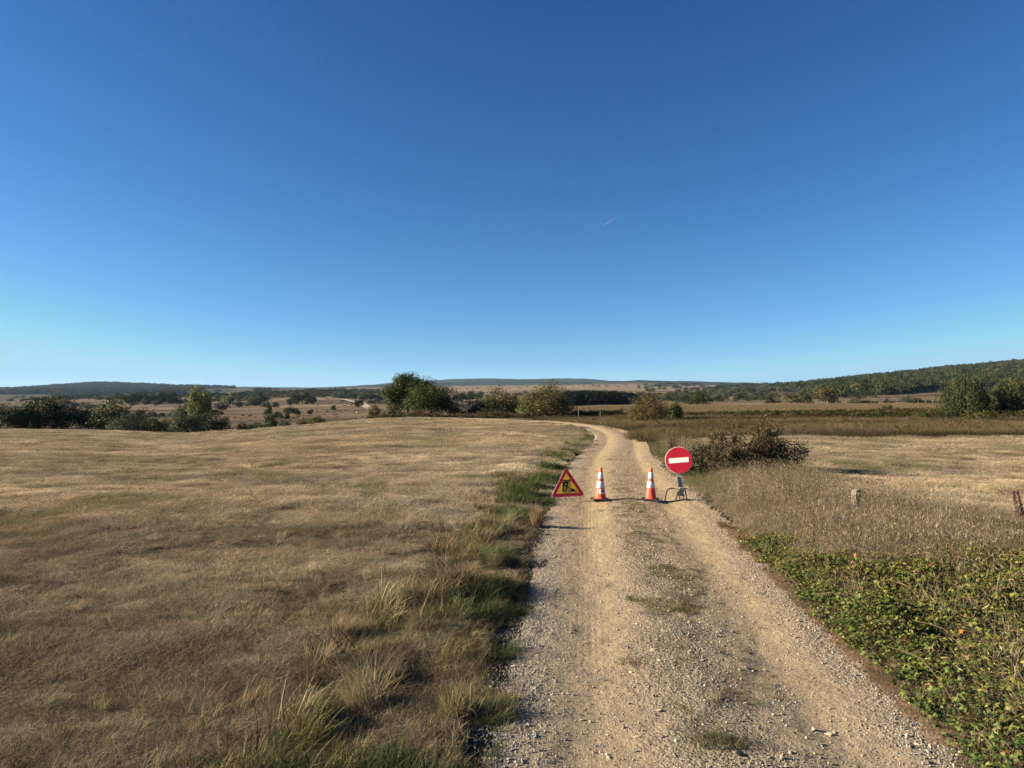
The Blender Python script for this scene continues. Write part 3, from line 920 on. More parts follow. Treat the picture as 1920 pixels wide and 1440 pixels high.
named = [(1381, 1424, .062, 'yellowish wedge-shaped stone just below the green grass clump on the road'),
         (1223, 1222, .048, 'largest pale stone in the middle of the road above the weeds'),
         (1235, 1338, .040, 'grey rounded stone beside a cluster of small stones mid road'),
         (1225, 1312, .036, 'flat whitish stone in the cluster at the middle of the road'),
         (1551, 1369, .036, 'lone dark-topped stone in the right wheel track'),
         (1742, 1403, .036, 'pale stone near the bramble edge at the lower right'),
         (1141, 1417, .030, 'dark half-buried stone in the left wheel track at the bottom'),
         (1192, 1384, .034, 'pale stone beside the left wheel track near the bottom edge'),
         (1090, 1346, .030, 'small stone with a long shadow in the left wheel track'),
         (1396, 1323, .030, 'whitish stone at the right of the weedy middle strip'),
         (1467, 1338, .038, 'brownish stone pressed into the weedy strip by the right track'),
         (1345, 1190, .026, 'small flat stone with a shadow on the weedy middle strip'),
         (1192, 1174, .028, 'small pale stone left of the weedy middle strip')]
for k, (px, py, sz, lab) in enumerate(named):
    x, y = near_px(px, py)
    put_stone(x, y, sz * .8, lab, k, rz=(.9 if k == 0 else None), flat=(.7 if k == 0 else .75))
for k in range(85):
    y = 4.4 + 9 * rng.random() ** 1.5
    u = rng.normal(.1, .5) if rng.random() < .65 else rng.choice([-1, 1]) * (1.25 + .3 * rng.random())
    x = float(np.interp(y, RP[:200, 1], RP[:200, 0])) + u
    where = "in the gravel at the road's left edge" if u < -1.1 else "in the gravel at the road's right edge" if u > 1.1 else 'in the left wheel track' if u < -.35 else 'in the right wheel track' if u > .55 else 'on the weedy middle strip of the road'
    put_stone(x, y, .012 + .016 * rng.random() ** 1.5, ('tiny' if y > 7 else 'small') + ' loose pale stone ' + where + (', farther up' if y > 7 else ', near the bottom'), k)

# ------------------------------------------------------------------ road closure: cones and signs
M_ORANGE = plain('cone_orange', (.80, .075, .035), .5, .35, 0, 9, .2, k=.78)
M_BAND = plain('reflective_band', (.72, .74, .76), .35, .5, 0, 30, .12, k=.62)
M_RUBBER = plain('cone_base_rubber', (.055, .05, .04), .85, .2, 0, 12, .5)
M_STICK = plain('sticker', (.75, .72, .70), .5, k=.85)
M_BLACK = plain('black_print', (.012, .012, .016), .5)
M_RED = plain('sign_red', (.52, .012, .03), .4, .4, 0, 9, .12, k=.78)
M_YEL = plain('sign_yellow', (.75, .43, .015), .45, .4, 0, 6, .10, k=1.05)
M_WHITE = plain('sign_white', (.78, .77, .70), .5, .4, 0, 25, .10, k=.95)
M_EDGE = plain('sign_edge', (.62, .60, .58), .45, .4, .0, 14, .1, k=.62)
M_GALV = plain('galvanised_steel', (.30, .30, .295), .6, .4, .15, 40, .3)
M_TUBE = plain('worn_tube', (.34, .31, .26), .55, .4, .15, 20, .45)

def build_cone(x, y, rz, label, sticker):
    z = float(road_z(np.array([x]), np.array([y]))[0])
    root = bpy.data.objects.new('traffic_cone', None); C.objects.link(root)
    root.location = (x, y, z + .002); root.rotation_euler = (0, R(1.0), rz)
    tag(root, label, 'traffic cone', 'cones closing the road')
    b = MB(); b.box((0, 0, .02), (.37, .37, .04), ch=.06); b.box((0, 0, .046), (.27, .27, .012), ch=.1)
    b.build('base', M_RUBBER, root)
    H1 = .70; r0, r1 = .118, .026
    rad = lambda zz: r0 + (r1 - r0) * (zz - .05) / (H1 - .05)
    b = MB(); b.lathe([(r0 + .016, .050), (r0 + .010, .058), (rad(.07), .07), (rad(.35), .35), (rad(.66), .66), (r1 + .001, H1 - .006), (r1 - .004, H1), (r1 - .008, H1 - .004), (r1 - .008, H1 - .05)], 40)
    b.build('body', M_ORANGE, root, True)
    for z0, z1 in ((.275, .412), (.462, .598)):
        b = MB(); b.lathe([(rad(z0) + .0003, z0), (rad(z0) + .0024, z0 + .003), (rad(z1) + .0024, z1 - .003), (rad(z1) + .0003, z1)], 40)
        b.build('reflective_band', M_BAND, root, True)
    if sticker:
        def patch(name, a0, a1, z0, z1, off, mat, par, n=8):
            b = MB(); vs, fs = [], []
            for i in range(n + 1):
                a = a0 + (a1 - a0) * i / n
                for zz in (z0, z1):
                    r = rad(zz) + off; vs.append((r * cos(a), r * sin(a), zz))
            for i in range(n): fs.append((2 * i, 2 * i + 2, 2 * i + 3, 2 * i + 1))
            b.add(vs, fs)
            return b.build(name, mat, par, True)
        c = -pi / 2 + .22
        st = patch('sticker', c - .72, c + .72, .155, .25, .0022, M_STICK, root, 16)
        # dark slanted emblem on the sticker
        b = MB()
        def stroke(p, q, w):
            (a0, z0), (a1, z1) = p, q
            L = math.hypot((a1 - a0) * .1, z1 - z0); nx, nz = -(z1 - z0) / L * w / 2 / .1, (a1 - a0) * .1 / L * w / 2
            vs = []
            for (a, zz) in ((a0 - nx, z0 - nz), (a1 - nx, z1 - nz), (a1 + nx, z1 + nz), (a0 + nx, z0 + nz)):
                r = rad(zz) + .0042; vs.append((r * cos(c + a), r * sin(c + a), zz))
            b.add(vs, [(0, 1, 2, 3)])
        for p, q, w in (((-.42, .205), (-.18, .237), .013), ((-.22, .238), (.02, .185), .015), ((-.30, .190), (-.05, .212), .010), ((-.02, .238), (.22, .185), .015),
                        ((.06, .172), (.20, .168), .010), ((.16, .238), (.42, .200), .014), ((.34, .240), (.52, .205), .013), ((.30, .178), (.48, .19), .010)):
            stroke(p, q, w)
        b.build('printed_emblem', M_BLACK, st)
    return root
build_cone(*near_px(1125.5, 940.5), .10, 'orange traffic cone with a white sticker, next to the triangular roadworks sign', True)
build_cone(*near_px(1219.5, 940.5), -.16, 'orange traffic cone without a sticker, next to the round red sign', False)

def rounded(poly, r, n=6):
    out = []
    m = len(poly)
    for i in range(m):
        p0, p, p1 = np.array(poly[i - 1]), np.array(poly[i]), np.array(poly[(i + 1) % m])
        d0 = (p0 - p) / np.linalg.norm(p0 - p); d1 = (p1 - p) / np.linalg.norm(p1 - p)
        half = math.acos(np.clip(d0 @ d1, -1, 1)) / 2
        t = r / math.tan(half); c = p + (d0 + d1) / np.linalg.norm(d0 + d1) * (r / math.sin(half))
        a0 = math.atan2(*(p + d0 * t - c)[::-1]); a1 = math.atan2(*(p + d1 * t - c)[::-1])
        da = (a1 - a0 + pi) % (2 * pi) - pi
        for k in range(n + 1):
            a = a0 + da * k / n; out.append((c[0] + r * cos(a), c[1] + r * sin(a)))
    return out

def build_triangle():
    x, y = near_px(1065, 940)
    z = float(road_z(np.array([x]), np.array([y]))[0])
    root = bpy.data.objects.new('roadworks_sign', None); C.objects.link(root)
    root.location = (x, y, z + .075); root.rotation_euler = (R(-9), R(-3), R(3))
    tag(root, 'red-bordered yellow triangle sign with a black digging worker, standing on the road edge', 'road sign')
    L = .735
    h = L * math.sqrt(3) / 2
    tri = lambda k: [(-k * L / 2, h / 3 - k * h / 3), (k * L / 2, h / 3 - k * h / 3), (0, h / 3 + k * h * 2 / 3)]
    b = MB(); b.prism(rounded(tri(1.0), .036), .0, .024); b.build('plate', M_EDGE, root)
    b = MB(); b.prism(rounded(tri(.985), .034), -.003, .002); b.build('red_border', M_RED, root)
    b = MB(); b.prism(rounded(tri(.665), .008), -.006, .0015)
    face = b.build('yellow_face', M_YEL, root)
    # pictogram traced on a 1440 grid, levelled
    ca, sa = cos(R(3)), sin(R(3))
    def T(p):
        qx, qy = p[0] - 718, p[1] - 1172
        qx, qy = qx * ca - qy * sa, qx * sa + qy * ca
        return (qx * 6.5e-4, -qy * 6.5e-4)
    def part(name, polys):
        b = MB()
        for k, p in enumerate(polys): b.prism([T(q) for q in p], -.0085 - .0006 * k, -.004)
        return b.build(name, M_BLACK, face)
    circ = lambda cx_, cy_, r: [(cx_ + r * cos(2 * pi * k / 18), cy_ + r * sin(2 * pi * k / 18)) for k in range(18)]
    part('worker_figure', [
        circ(765, 642, 37),
        [(548, 640), (600, 622), (680, 622), (722, 660), (738, 700), (728, 790), (706, 850), (640, 850), (590, 830), (548, 770), (540, 700)],
        [(548, 760), (596, 800), (592, 900), (578, 1022), (528, 1022), (540, 900)],
        [(640, 840), (712, 820), (700, 900), (664, 985), (652, 1022), (606, 1022), (628, 960), (655, 890)],
        [(518, 700), (560, 700), (560, 745), (545, 740), (540, 716), (518, 718)]])
    part('shovel', [[(690, 840), (712, 838), (840, 912), (828, 934)]])
    part('heap', [[(722, 1015), (790, 985), (830, 925), (865, 908), (905, 920), (960, 970), (1010, 1003)]])
    for q in ((598, 684), (655, 772)):
        b = MB(); b.prism([T(w_) for w_ in circ(*q, 17)], -.0125, -.006); b.build('arm_gap', M_YEL, face)
    # wire legs: front pair is the frame's own feet, rear pair props it
    for sx, x0 in ((-1, -.20), (1, .225)):
        b = MB(); b.tube([(x0, .012, .06), (x0 + .01, .012, .0), (x0 + .045 * (sx > 0) - .01, -.01, -.082)], .0065, 8); b.build('leg', M_TUBE, root, True)
        b = MB(); b.tube([(x0 * .8, .026, .30), (x0 * .85, .16, .10), (x0 * .9, .25, -.055)], .0065, 8); b.build('rear_leg', M_TUBE, root, True)
    return root
build_triangle()

def build_disc():
    x, y = near_px(1276.5, 941)
    z = float(road_z(np.array([x]), np.array([y]))[0])
    root = bpy.data.objects.new('no_entry_sign', None); C.objects.link(root)
    root.location = (x, y, z); root.rotation_euler = (0, 0, R(-9))
    tag(root, 'round red sign with a white bar on a leaning steel post and bent tube stand', 'road sign')
    r = .282
    cz = .855
    lean = Matrix.Rotation(R(-6), 4, 'X') @ Matrix.Rotation(R(-4.5), 4, 'Y')
    org = Vector((.02, .0, .10))
    # post: folded steel channel
    b = MB()
    for c, d in (((0, .0, .40), (.105, .006, .80)), ((-.0495, .024, .40), (.006, .042, .80)), ((.0495, .024, .40), (.006, .042, .80))):
        b.box(lean @ Vector(c) + org, d, lean.to_3x3())
    b.build('post', M_GALV, root)
    def disc(name, rad, y0, y1, mat, par=root, n=48, poly=None):
        b = MB(); b.prism(poly or [(rad * cos(2 * pi * k / n), rad * sin(2 * pi * k / n)) for k in range(n)], y0, y1)
        b.v = [tuple(lean @ Vector((v[0], v[1], v[2] + cz - .10)) + org) for v in b.v]
        return b.build(name, mat, par)
    disc('plate', r, -.030, -.006, M_EDGE)
    red = disc('red_face', r * .972, -.034, -.028, M_RED)
    disc('white_bar', 0, -.038, -.031, M_WHITE, red, poly=[(-.208, -.056), (.205, -.05), (.205, .054), (-.208, .05)])
    # folded rim round the plate
    b = MB(); b.tube([(r * cos(2 * pi * k / 48), -.018, r * sin(2 * pi * k / 48)) for k in range(49)], .0055, 6, False)
    b.v = [tuple(lean @ Vector((v[0], v[1], v[2] + cz - .10)) + org) for v in b.v]
    b.build('rim', M_EDGE, root, True)
    # stand
    def arch(w, h, y0, y1, rc=.11, n=6):
        p = [(-w / 2 - .04, y0, 0)]
        for k in range(n + 1):
            a = pi - (pi / 2) * k / n; p.append((-w / 2 + rc + rc * cos(a), y1, h - rc + rc * sin(a)))
        for k in range(n + 1):
            a = pi / 2 - (pi / 2) * k / n; p.append((w / 2 - rc + rc * cos(a), y1, h - rc + rc * sin(a)))
        p.append((w / 2 + .04, y0, 0))
        return p
    b = MB(); b.tube(arch(.60, .262, -.10, -.02), .0125, 10); b.build('front_leg', M_TUBE, root, True)
    b = MB(); b.tube([(p[0] + .02, p[1], p[2]) for p in arch(.15, .25, .14, .03, .05)], .0115, 10); b.build('rear_leg', M_TUBE, root, True)
    b = MB(); b.tube([(-.05, -.03, .262), (-.02, -.045, .285), (.05, -.045, .285), (.085, -.02, .262)], .011, 8)
    b.box((.02, -.02, .258), (.15, .035, .03)); b.build('clamp', M_TUBE, root)
    b = MB(); b.tube([(.07, -.02, .25), (.075, .01, .12), (.05, .05, .02)], .010, 8); b.build('stay', M_TUBE, root, True)
    b = MB(); b.tube([(-.03, -.02, .25), (-.055, .0, .14), (-.02, .03, .03)], .009, 8); b.build('stay', M_TUBE, root, True)
build_disc()

def build_marker():
    d = 13.6; x = (1607 - 960) / F * d
    z = float(H(np.array([x]), np.array([d]))[0])
    import bmesh
    bm = bmesh.new(); bmesh.ops.create_cube(bm, size=1)
    bmesh.ops.subdivide_edges(bm, edges=bm.edges[:], cuts=5, use_grid_fill=True)
    rg = np.random.default_rng(5)
    for v in bm.verts:
        p = v.co; top = max(0, p.z - .38) / .12
        s = 1 - .16 * top
        v.co = Vector((p.x * s * .15 + rg.normal() * .003, p.y * s * .15 + rg.normal() * .004, (p.z + .5) * .62 + rg.normal() * .005 - (.02 * (abs(p.x) * 2) * (p.z > .4))))
    me = bpy.data.meshes.new('stone_marker'); bm.to_mesh(me); bm.free(); me.materials.append(M_GRANITE)
    o = link('stone_marker', me, None, (x, d, z - .16), (R(2), R(-2), R(9)))
    tag(o, 'short square pale stone marker post standing in the dry grass', 'marker stone')
build_marker()

# ------------------------------------------------------------------ trees and bushes
def leaf_cloud(rg, P, nrm, size, asp=.6, jit=.7):
    """one small leaf-shaped quad at each point"""
    n = len(P)
    nr = nrm + rg.normal(0, jit, (n, 3)); nr /= np.linalg.norm(nr, axis=1)[:, None] + 1e-9
    t = np.cross(nr, rg.normal(0, 1, (n, 3))); t /= np.linalg.norm(t, axis=1)[:, None] + 1e-9
    b = np.cross(nr, t)
    s = (size * (.6 + .8 * rg.random(n)))[:, None]
    V = np.stack([P - t * s * .5, P - b * s * asp * .5 + nr * s * .1, P + t * s * .5, P + b * s * asp * .5 + nr * s * .1], 1).reshape(-1, 3)
    return V, np.arange(4 * n).reshape(n, 4)
def crown_mesh(name, seed, n, shape, size, cols, clumps=26, cr=(.16, .30), low=.0, mat=None, upright=False, wts=None, ragged=.16):
    """crown inside a unit box (x, y in -.5...5, z 0..1): leaves in clumps on an uneven ellipsoid"""
    rg = np.random.default_rng(seed)
    C0, Q = [], []
    k = 0
    while len(C0) < clumps:
        d = rg.normal(0, 1, 3); d /= np.linalg.norm(d)
        rad = .58 + .42 * rg.random() ** .6
        p = d * rad
        if p[2] < -.95 + low: continue
        C0.append(p)
    C0 = np.array(C0) * (1 + rg.normal(0, ragged, (clumps, 1)))
    if shape == 'round': sc = np.array([.40, .40, .42]); cz = .52
    elif shape == 'dome': sc = np.array([.42, .42, .62]); cz = .28; C0[:, 2] = np.abs(C0[:, 2]) * 1.0 - .12
    elif shape == 'tall': sc = np.array([.36, .36, .46]); cz = .5
    elif shape == 'mound': sc = np.array([.43, .43, .80]); cz = .06; C0[:, 2] = np.abs(C0[:, 2])
    crs = cr[0] + (cr[1] - cr[0]) * rg.random(clumps)
    ci = rg.choice(clumps, n, p=crs ** 2 / np.sum(crs ** 2))
    d = rg.normal(0, 1, (n, 3)); d /= np.linalg.norm(d, axis=1)[:, None]
    rr = rg.random(n) ** .45
    loc = d * (crs[ci] * rr)[:, None]
    P = C0[ci] * sc * .92 + loc * np.array([1, 1, .85]) + np.array([0, 0, cz])
    P[:, 2] = np.maximum(P[:, 2], .01 + .05 * rg.random(n))
    nrm = d * .8 + np.array([0, 0, .45])
    P[:, 2] *= .985 / np.percentile(P[:, 2], 99.5)
    P[:, :2] *= .47 / np.percentile(np.abs(P[:, :2]), 98.5)
    V, q = leaf_cloud(rg, P, nrm, np.full(n, size), .6 if not upright else .35, .55)
    cc = np.array(cols, float)
    w = np.array(wts if wts else np.ones(len(cc)), float); w /= w.sum()
    cl = cc[rg.choice(len(cc), clumps, p=w)] * (1 + rg.normal(0, .16, (clumps, 1)))
    c = cl[ci] * (1 + rg.normal(0, .16, (n, 1)))
    mixm = rg.random(n) < .25
    c[mixm] = cc[rg.choice(len(cc), mixm.sum(), p=w)]
    c = np.repeat(np.clip(c * .9, .006, .6), 4, 0)
    return mesh_np(name, V, q, None, {'col': c, 'bl': np.repeat(rg.random(n), 4)}, mat or M_LEAFV)
def shoots_mesh(name, seed, n, cols, mat=None, leaf=.022, fan=.55):
    """willow-like bush: upright shoots fanning from the ground, leaves along them"""
    rg = np.random.default_rng(seed)
    m = 130
    a = rg.random(m) * 2 * pi; rr = np.sqrt(rg.random(m))
    base = np.stack([rr * .30 * np.cos(a), rr * .30 * np.sin(a), np.zeros(m)], 1)
    hgt = (1.0 - .42 * rr ** 2.2) * (.82 + .22 * rg.random(m))
    out = np.stack([np.cos(a), np.sin(a), np.zeros(m)], 1) * (rr * (.10 + .22 * rg.random(m)))[:, None]
    si = rg.integers(0, m, n); t = (rg.random(n) ** .75)
    P = base[si] + out[si] * (np.sin(t * pi * .75) * 1.15)[:, None]; P[:, 2] = hgt[si] * t
    wdt = .085 * (1.08 - t) + .012
    P += rg.normal(0, 1, (n, 3)) * wdt[:, None] * np.array([1, 1, .6])
    P[:, 2] = np.maximum(P[:, 2], .005)
    nrm = rg.normal(0, 1, (n, 3)) * np.array([1, 1, .3])
    nrm /= np.linalg.norm(nrm, axis=1)[:, None]
    tt = np.array([0, 0, 1.]) + rg.normal(0, .35, (n, 3)); tt -= nrm * np.sum(tt * nrm, 1)[:, None]; tt /= np.linalg.norm(tt, axis=1)[:, None]
    b = np.cross(nrm, tt); s = (leaf * (.6 + .9 * rg.random(n)))[:, None]
    V = np.stack([P - tt * s, P - b * s * .32, P + tt * s, P + b * s * .32], 1).reshape(-1, 3)
    cc = np.array(cols); c = cc[rg.integers(0, len(cc), m)][si] * (1 + rg.normal(0, .2, (n, 1)))
    c = np.repeat(np.clip(c, .006, .6), 4, 0)
    return mesh_np(name, V, np.arange(4 * n).reshape(n, 4), None, {'col': c, 'bl': np.repeat(rg.random(n), 4)}, mat or M_LEAFV)
def trunk_mesh(seed, r=.03, fork=.22, top=.62, spread=.26, n=6):
    rg = random.Random(seed)
    b = MB()
    b.tube([(0, 0, -.03), (rg.uniform(-.01, .01), 0, fork * .5), (rg.uniform(-.02, .02), rg.uniform(-.02, .02), fork)], [r * 1.25, r, r * .8], 7)
    for k in range(n):
        a = 2 * pi * k / n + rg.uniform(-.4, .4); s = spread * rg.uniform(.6, 1.1); t = top * rg.uniform(.8, 1.15)
        b.tube([(0, 0, fork * .9), (s * .45 * cos(a), s * .45 * sin(a), fork + (t - fork) * .5), (s * cos(a), s * sin(a), t)], [r * .6, r * .38, r * .12], 5)
    return b.mesh('trunk', M_BARK, True)

G_OAK = [(.045, .062, .016), (.066, .078, .02), (.032, .046, .012)]
G_DARK = [(.036, .048, .015), (.05, .06, .019), (.027, .037, .013)]
G_OLIVE = [(.09, .09, .028), (.075, .068, .025), (.11, .10, .034)]
G_BROWN = [(.105, .080, .034), (.085, .075, .03), (.13, .09, .04)]
G_YEL = [(.145, .145, .042), (.12, .13, .038), (.095, .11, .034)]
G_GREY = [(.075, .085, .045), (.06, .075, .04), (.09, .095, .05)]
G_AUT = [(.09, .078, .026), (.066, .066, .023), (.11, .083, .028)]
TRUNKS = [trunk_mesh(k) for k in range(4)]
STEMS = [trunk_mesh(20 + k, .012, .04, .7, .36, 11) for k in range(3)]
CROWNS = {}
def get_crown(kind, var, n, leaf):
    key = (kind, var, n, leaf)
    if key not in CROWNS:
        sd = 1000 + hash(kind) % 1 + sum(map(ord, kind)) * 7 + var * 13
        P = dict(oaktall=('round', G_OAK), oak=('dome', G_OAK), dark=('mound', G_DARK), olive=('mound', G_OLIVE), brown=('mound', G_BROWN), yellow=('tall', G_YEL), grey=('mound', G_GREY), autumn=('round', G_AUT),
                 oakmound=('mound', G_OAK), roundgrey=('round', G_GREY), rounddark=('round', G_DARK), mounddark=('mound', G_DARK), moundbrown=('mound', G_BROWN), moundolive=('mound', G_OLIVE))[kind]
        CROWNS[key] = crown_mesh('crown', sd, n, P[0], leaf, P[1], clumps=46 if n > 3000 else 22, cr=(.13, .25) if n > 3000 else (.15, .27), low=.35, ragged=.09)
    return CROWNS[key]
SHOOTS = {}
def tree(name, label, px, depth, wpx, hpx, kind, n=2500, leaf=.05, var=0, group=None, cat='tree', bury=.02, drop=0, rz=None):
    """a tree of the photo's width and height (in photo pixels) standing on the land at that depth"""
    x, y = at(px, depth)
    z = float(H(np.array([x]), np.array([y]))[0]) if depth < 140 else float(H0(np.array([x]), np.array([y]))[0])
    h, w = hpx / F * depth, wpx / F * depth
    root = bpy.data.objects.new(name, None); C.objects.link(root)
    root.location = (x, y, z - drop)
    tag(root, label, cat, group)
    rzv = rng.random() * 6.28 if rz is None else rz
    if kind == 'willow':
        key = (var, n)
        if key not in SHOOTS: SHOOTS[key] = shoots_mesh('crown', 900 + var, n, [(.043, .05, .017), (.06, .06, .022), (.031, .038, .014)], leaf=leaf)
        me, tm = SHOOTS[key], STEMS[var % 3]
    else:
        me = get_crown(kind, var, n, leaf)
        tm = TRUNKS[var % 4] if kind in ('oak', 'oaktall', 'yellow', 'autumn', 'roundgrey', 'rounddark') else STEMS[var % 3]
    link('trunk', tm, root, (0, 0, 0), (0, 0, rzv), (w, w, h))
    link('crown', me, root, (0, 0, -bury * h), (0, 0, rzv), (w * 1.04, w * 1.04, h * (1 + bury)))
    return root

# --- the row along the bend of the road
RB = 'trees and bushes along the bend of the road'
tree('oak_tree', 'tallest dark green oak with a broad round crown beyond the mown field', 765, 113, 90, 80, 'oaktall', 16000, .036, 0, RB)
tree('oak_tree', 'lower spreading green oak leaning against the tallest oak', 808, 108, 98, 62, 'oak', 13000, .036, 1, RB)
tree('bush', 'olive-green rounded bush between the oaks and the big pale bush', 936, 112, 82, 56, 'olive', 11000, .036, 0, RB, 'bush')
tree('bush', 'big yellowish-green dome-shaped bush at the bend of the road', 1022, 104, 104, 66, 'olive', 15000, .032, 1, RB, 'bush')
tree('bush', 'small brown upright bush standing alone at the edge of the mown field', 701, 110, 28, 30, 'brown', 2500, .07, 0, RB, 'bush')
tree('bush', 'low green scrub bush under the left side of the tallest oak', 738, 108, 52, 26, 'grey', 3000, .06, 1, RB, 'bush')
tree('bush', 'low brownish scrub right of the lower oak', 862, 106, 50, 26, 'brown', 3000, .06, 1, RB, 'bush')
tree('bush', 'low greenish scrub bush at the foot of the olive bush', 893, 108, 44, 32, 'grey', 3000, .06, 2, RB, 'bush')
tree('bush', 'low reddish-brown scrub at the field edge below the oaks', 790, 103, 70, 16, 'moundbrown', 3000, .05, 2, RB, 'bush')
tree('bush', 'low tangled scrub at the field edge before the olive bush', 915, 102, 80, 17, 'moundbrown', 3000, .05, 3, RB, 'bush')
tree('bush', 'dark bush tucked behind the olive bush', 965, 116, 40, 42, 'dark', 2500, .06, 4, RB, 'bush')
tree('bush', 'brown-green wiry bush beyond the outer side of the bend', 1213, 78, 78, 58, 'brown', 8000, .036, 5, RB, 'bush')
tree('sapling', 'slim green sapling beside the wiry bush', 1266, 82, 30, 46, 'oak', 2200, .07, 2, RB, 'tree')
tree('bush', 'low dark green bush behind the sapling in the meadow', 1308, 165, 54, 26, 'dark', 2500, .06, 6, RB, 'bush')
tree('bush', 'small dark shrub in the meadow beyond the thorn bush', 1322, 62, 34, 16, 'moundolive', 1500, .06, 7, RB, 'bush')
# --- right edge
RG = 'willow bushes at the edge of the meadow'
tree('willow_bush', 'tall upright willow bush at the far edge of the meadow, with open sky side', 1809, 86, 80, 84, 'willow', 17000, .019, 0, RG, 'bush')
tree('willow_bush', 'tall upright willow bush cut by the edge of the picture', 1898, 87, 80, 80, 'willow', 17000, .019, 1, RG, 'bush')
tree('willow_bush', 'dark shaded lower bush between the two tall willow bushes', 1856, 90, 50, 54, 'dark', 3500, .06, 8, RG, 'bush')
tree('willow_bush', 'bushy willow partly outside the picture', 1965, 88, 90, 78, 'willow', 17000, .019, 2, RG, 'bush')
tree('bush', 'small bright green shrub standing in the dark scrub band', 1663, 96, 24, 20, 'oak', 1200, .1, 3, None, 'bush')
# --- hollow on the left
LG = 'trees in the hollow beyond the mown field'
for px, d, w, h, kind, v, lab in (
        (-95, 90, 130, 74, 'dark', 0, 'dark bushy tree just outside the left side of the view'),
        (14, 104, 66, 48, 'dark', 1, 'dark leafy tree at the very left edge of the picture'),
        (48, 106, 60, 46, 'oakmound', 3, 'green tree second from the left edge'),
        (84, 108, 90, 62, 'dark', 2, 'broad dark tree, highest of the dense clump on the left'),
        (128, 110, 84, 44, 'dark', 3, 'dark tree sloping down on the shaded side of the left clump'),
        (166, 110, 70, 40, 'dark', 3, 'low dark tree between the dense clump and the round green tree'),
        (212, 108, 70, 64, 'oakmound', 4, 'round green tree with a sunlit side behind the low bush'),
        (236, 100, 62, 34, 'grey', 3, 'rounded greyish-green bush at the field edge in the hollow'),
        (262, 108, 50, 42, 'dark', 4, 'dark bush behind the rounded greyish bush'),
        (282, 103, 48, 32, 'dark', 5, 'dark green bush in the middle of the hollow'),
        (308, 105, 44, 30, 'mounddark', 1, 'low dark bush right of the middle of the hollow'),
        (352, 100, 66, 44, 'grey', 4, 'grey-green bush in front of the yellow poplars'),
        (334, 101, 40, 30, 'grey', 5, 'small grey-green bush at the lowest point of the field edge'),
        (392, 104, 60, 36, 'dark', 6, 'dark bush right below the yellow poplars'),
        (416, 104, 40, 30, 'dark', 7, 'last dark bush of the hollow before the open slope'),
        (349, 135, 52, 50, 'roundgrey', 6, 'pale olive tree behind and left of the yellow poplars')):
    tree('tree' if 'tree' in lab else 'bush', lab, px, d, w, h, kind, 4500 if h > 40 else 3200, .05, v, LG, 'tree' if 'tree' in lab else 'bush')
tree('poplar_tree', 'taller yellowing poplar rising above the hollow', 368, 128, 30, 84, 'yellow', 3500, .055, 0, LG)
tree('poplar_tree', 'shorter yellowing poplar beside the taller one', 387, 130, 28, 74, 'yellow', 3000, .06, 1, LG)
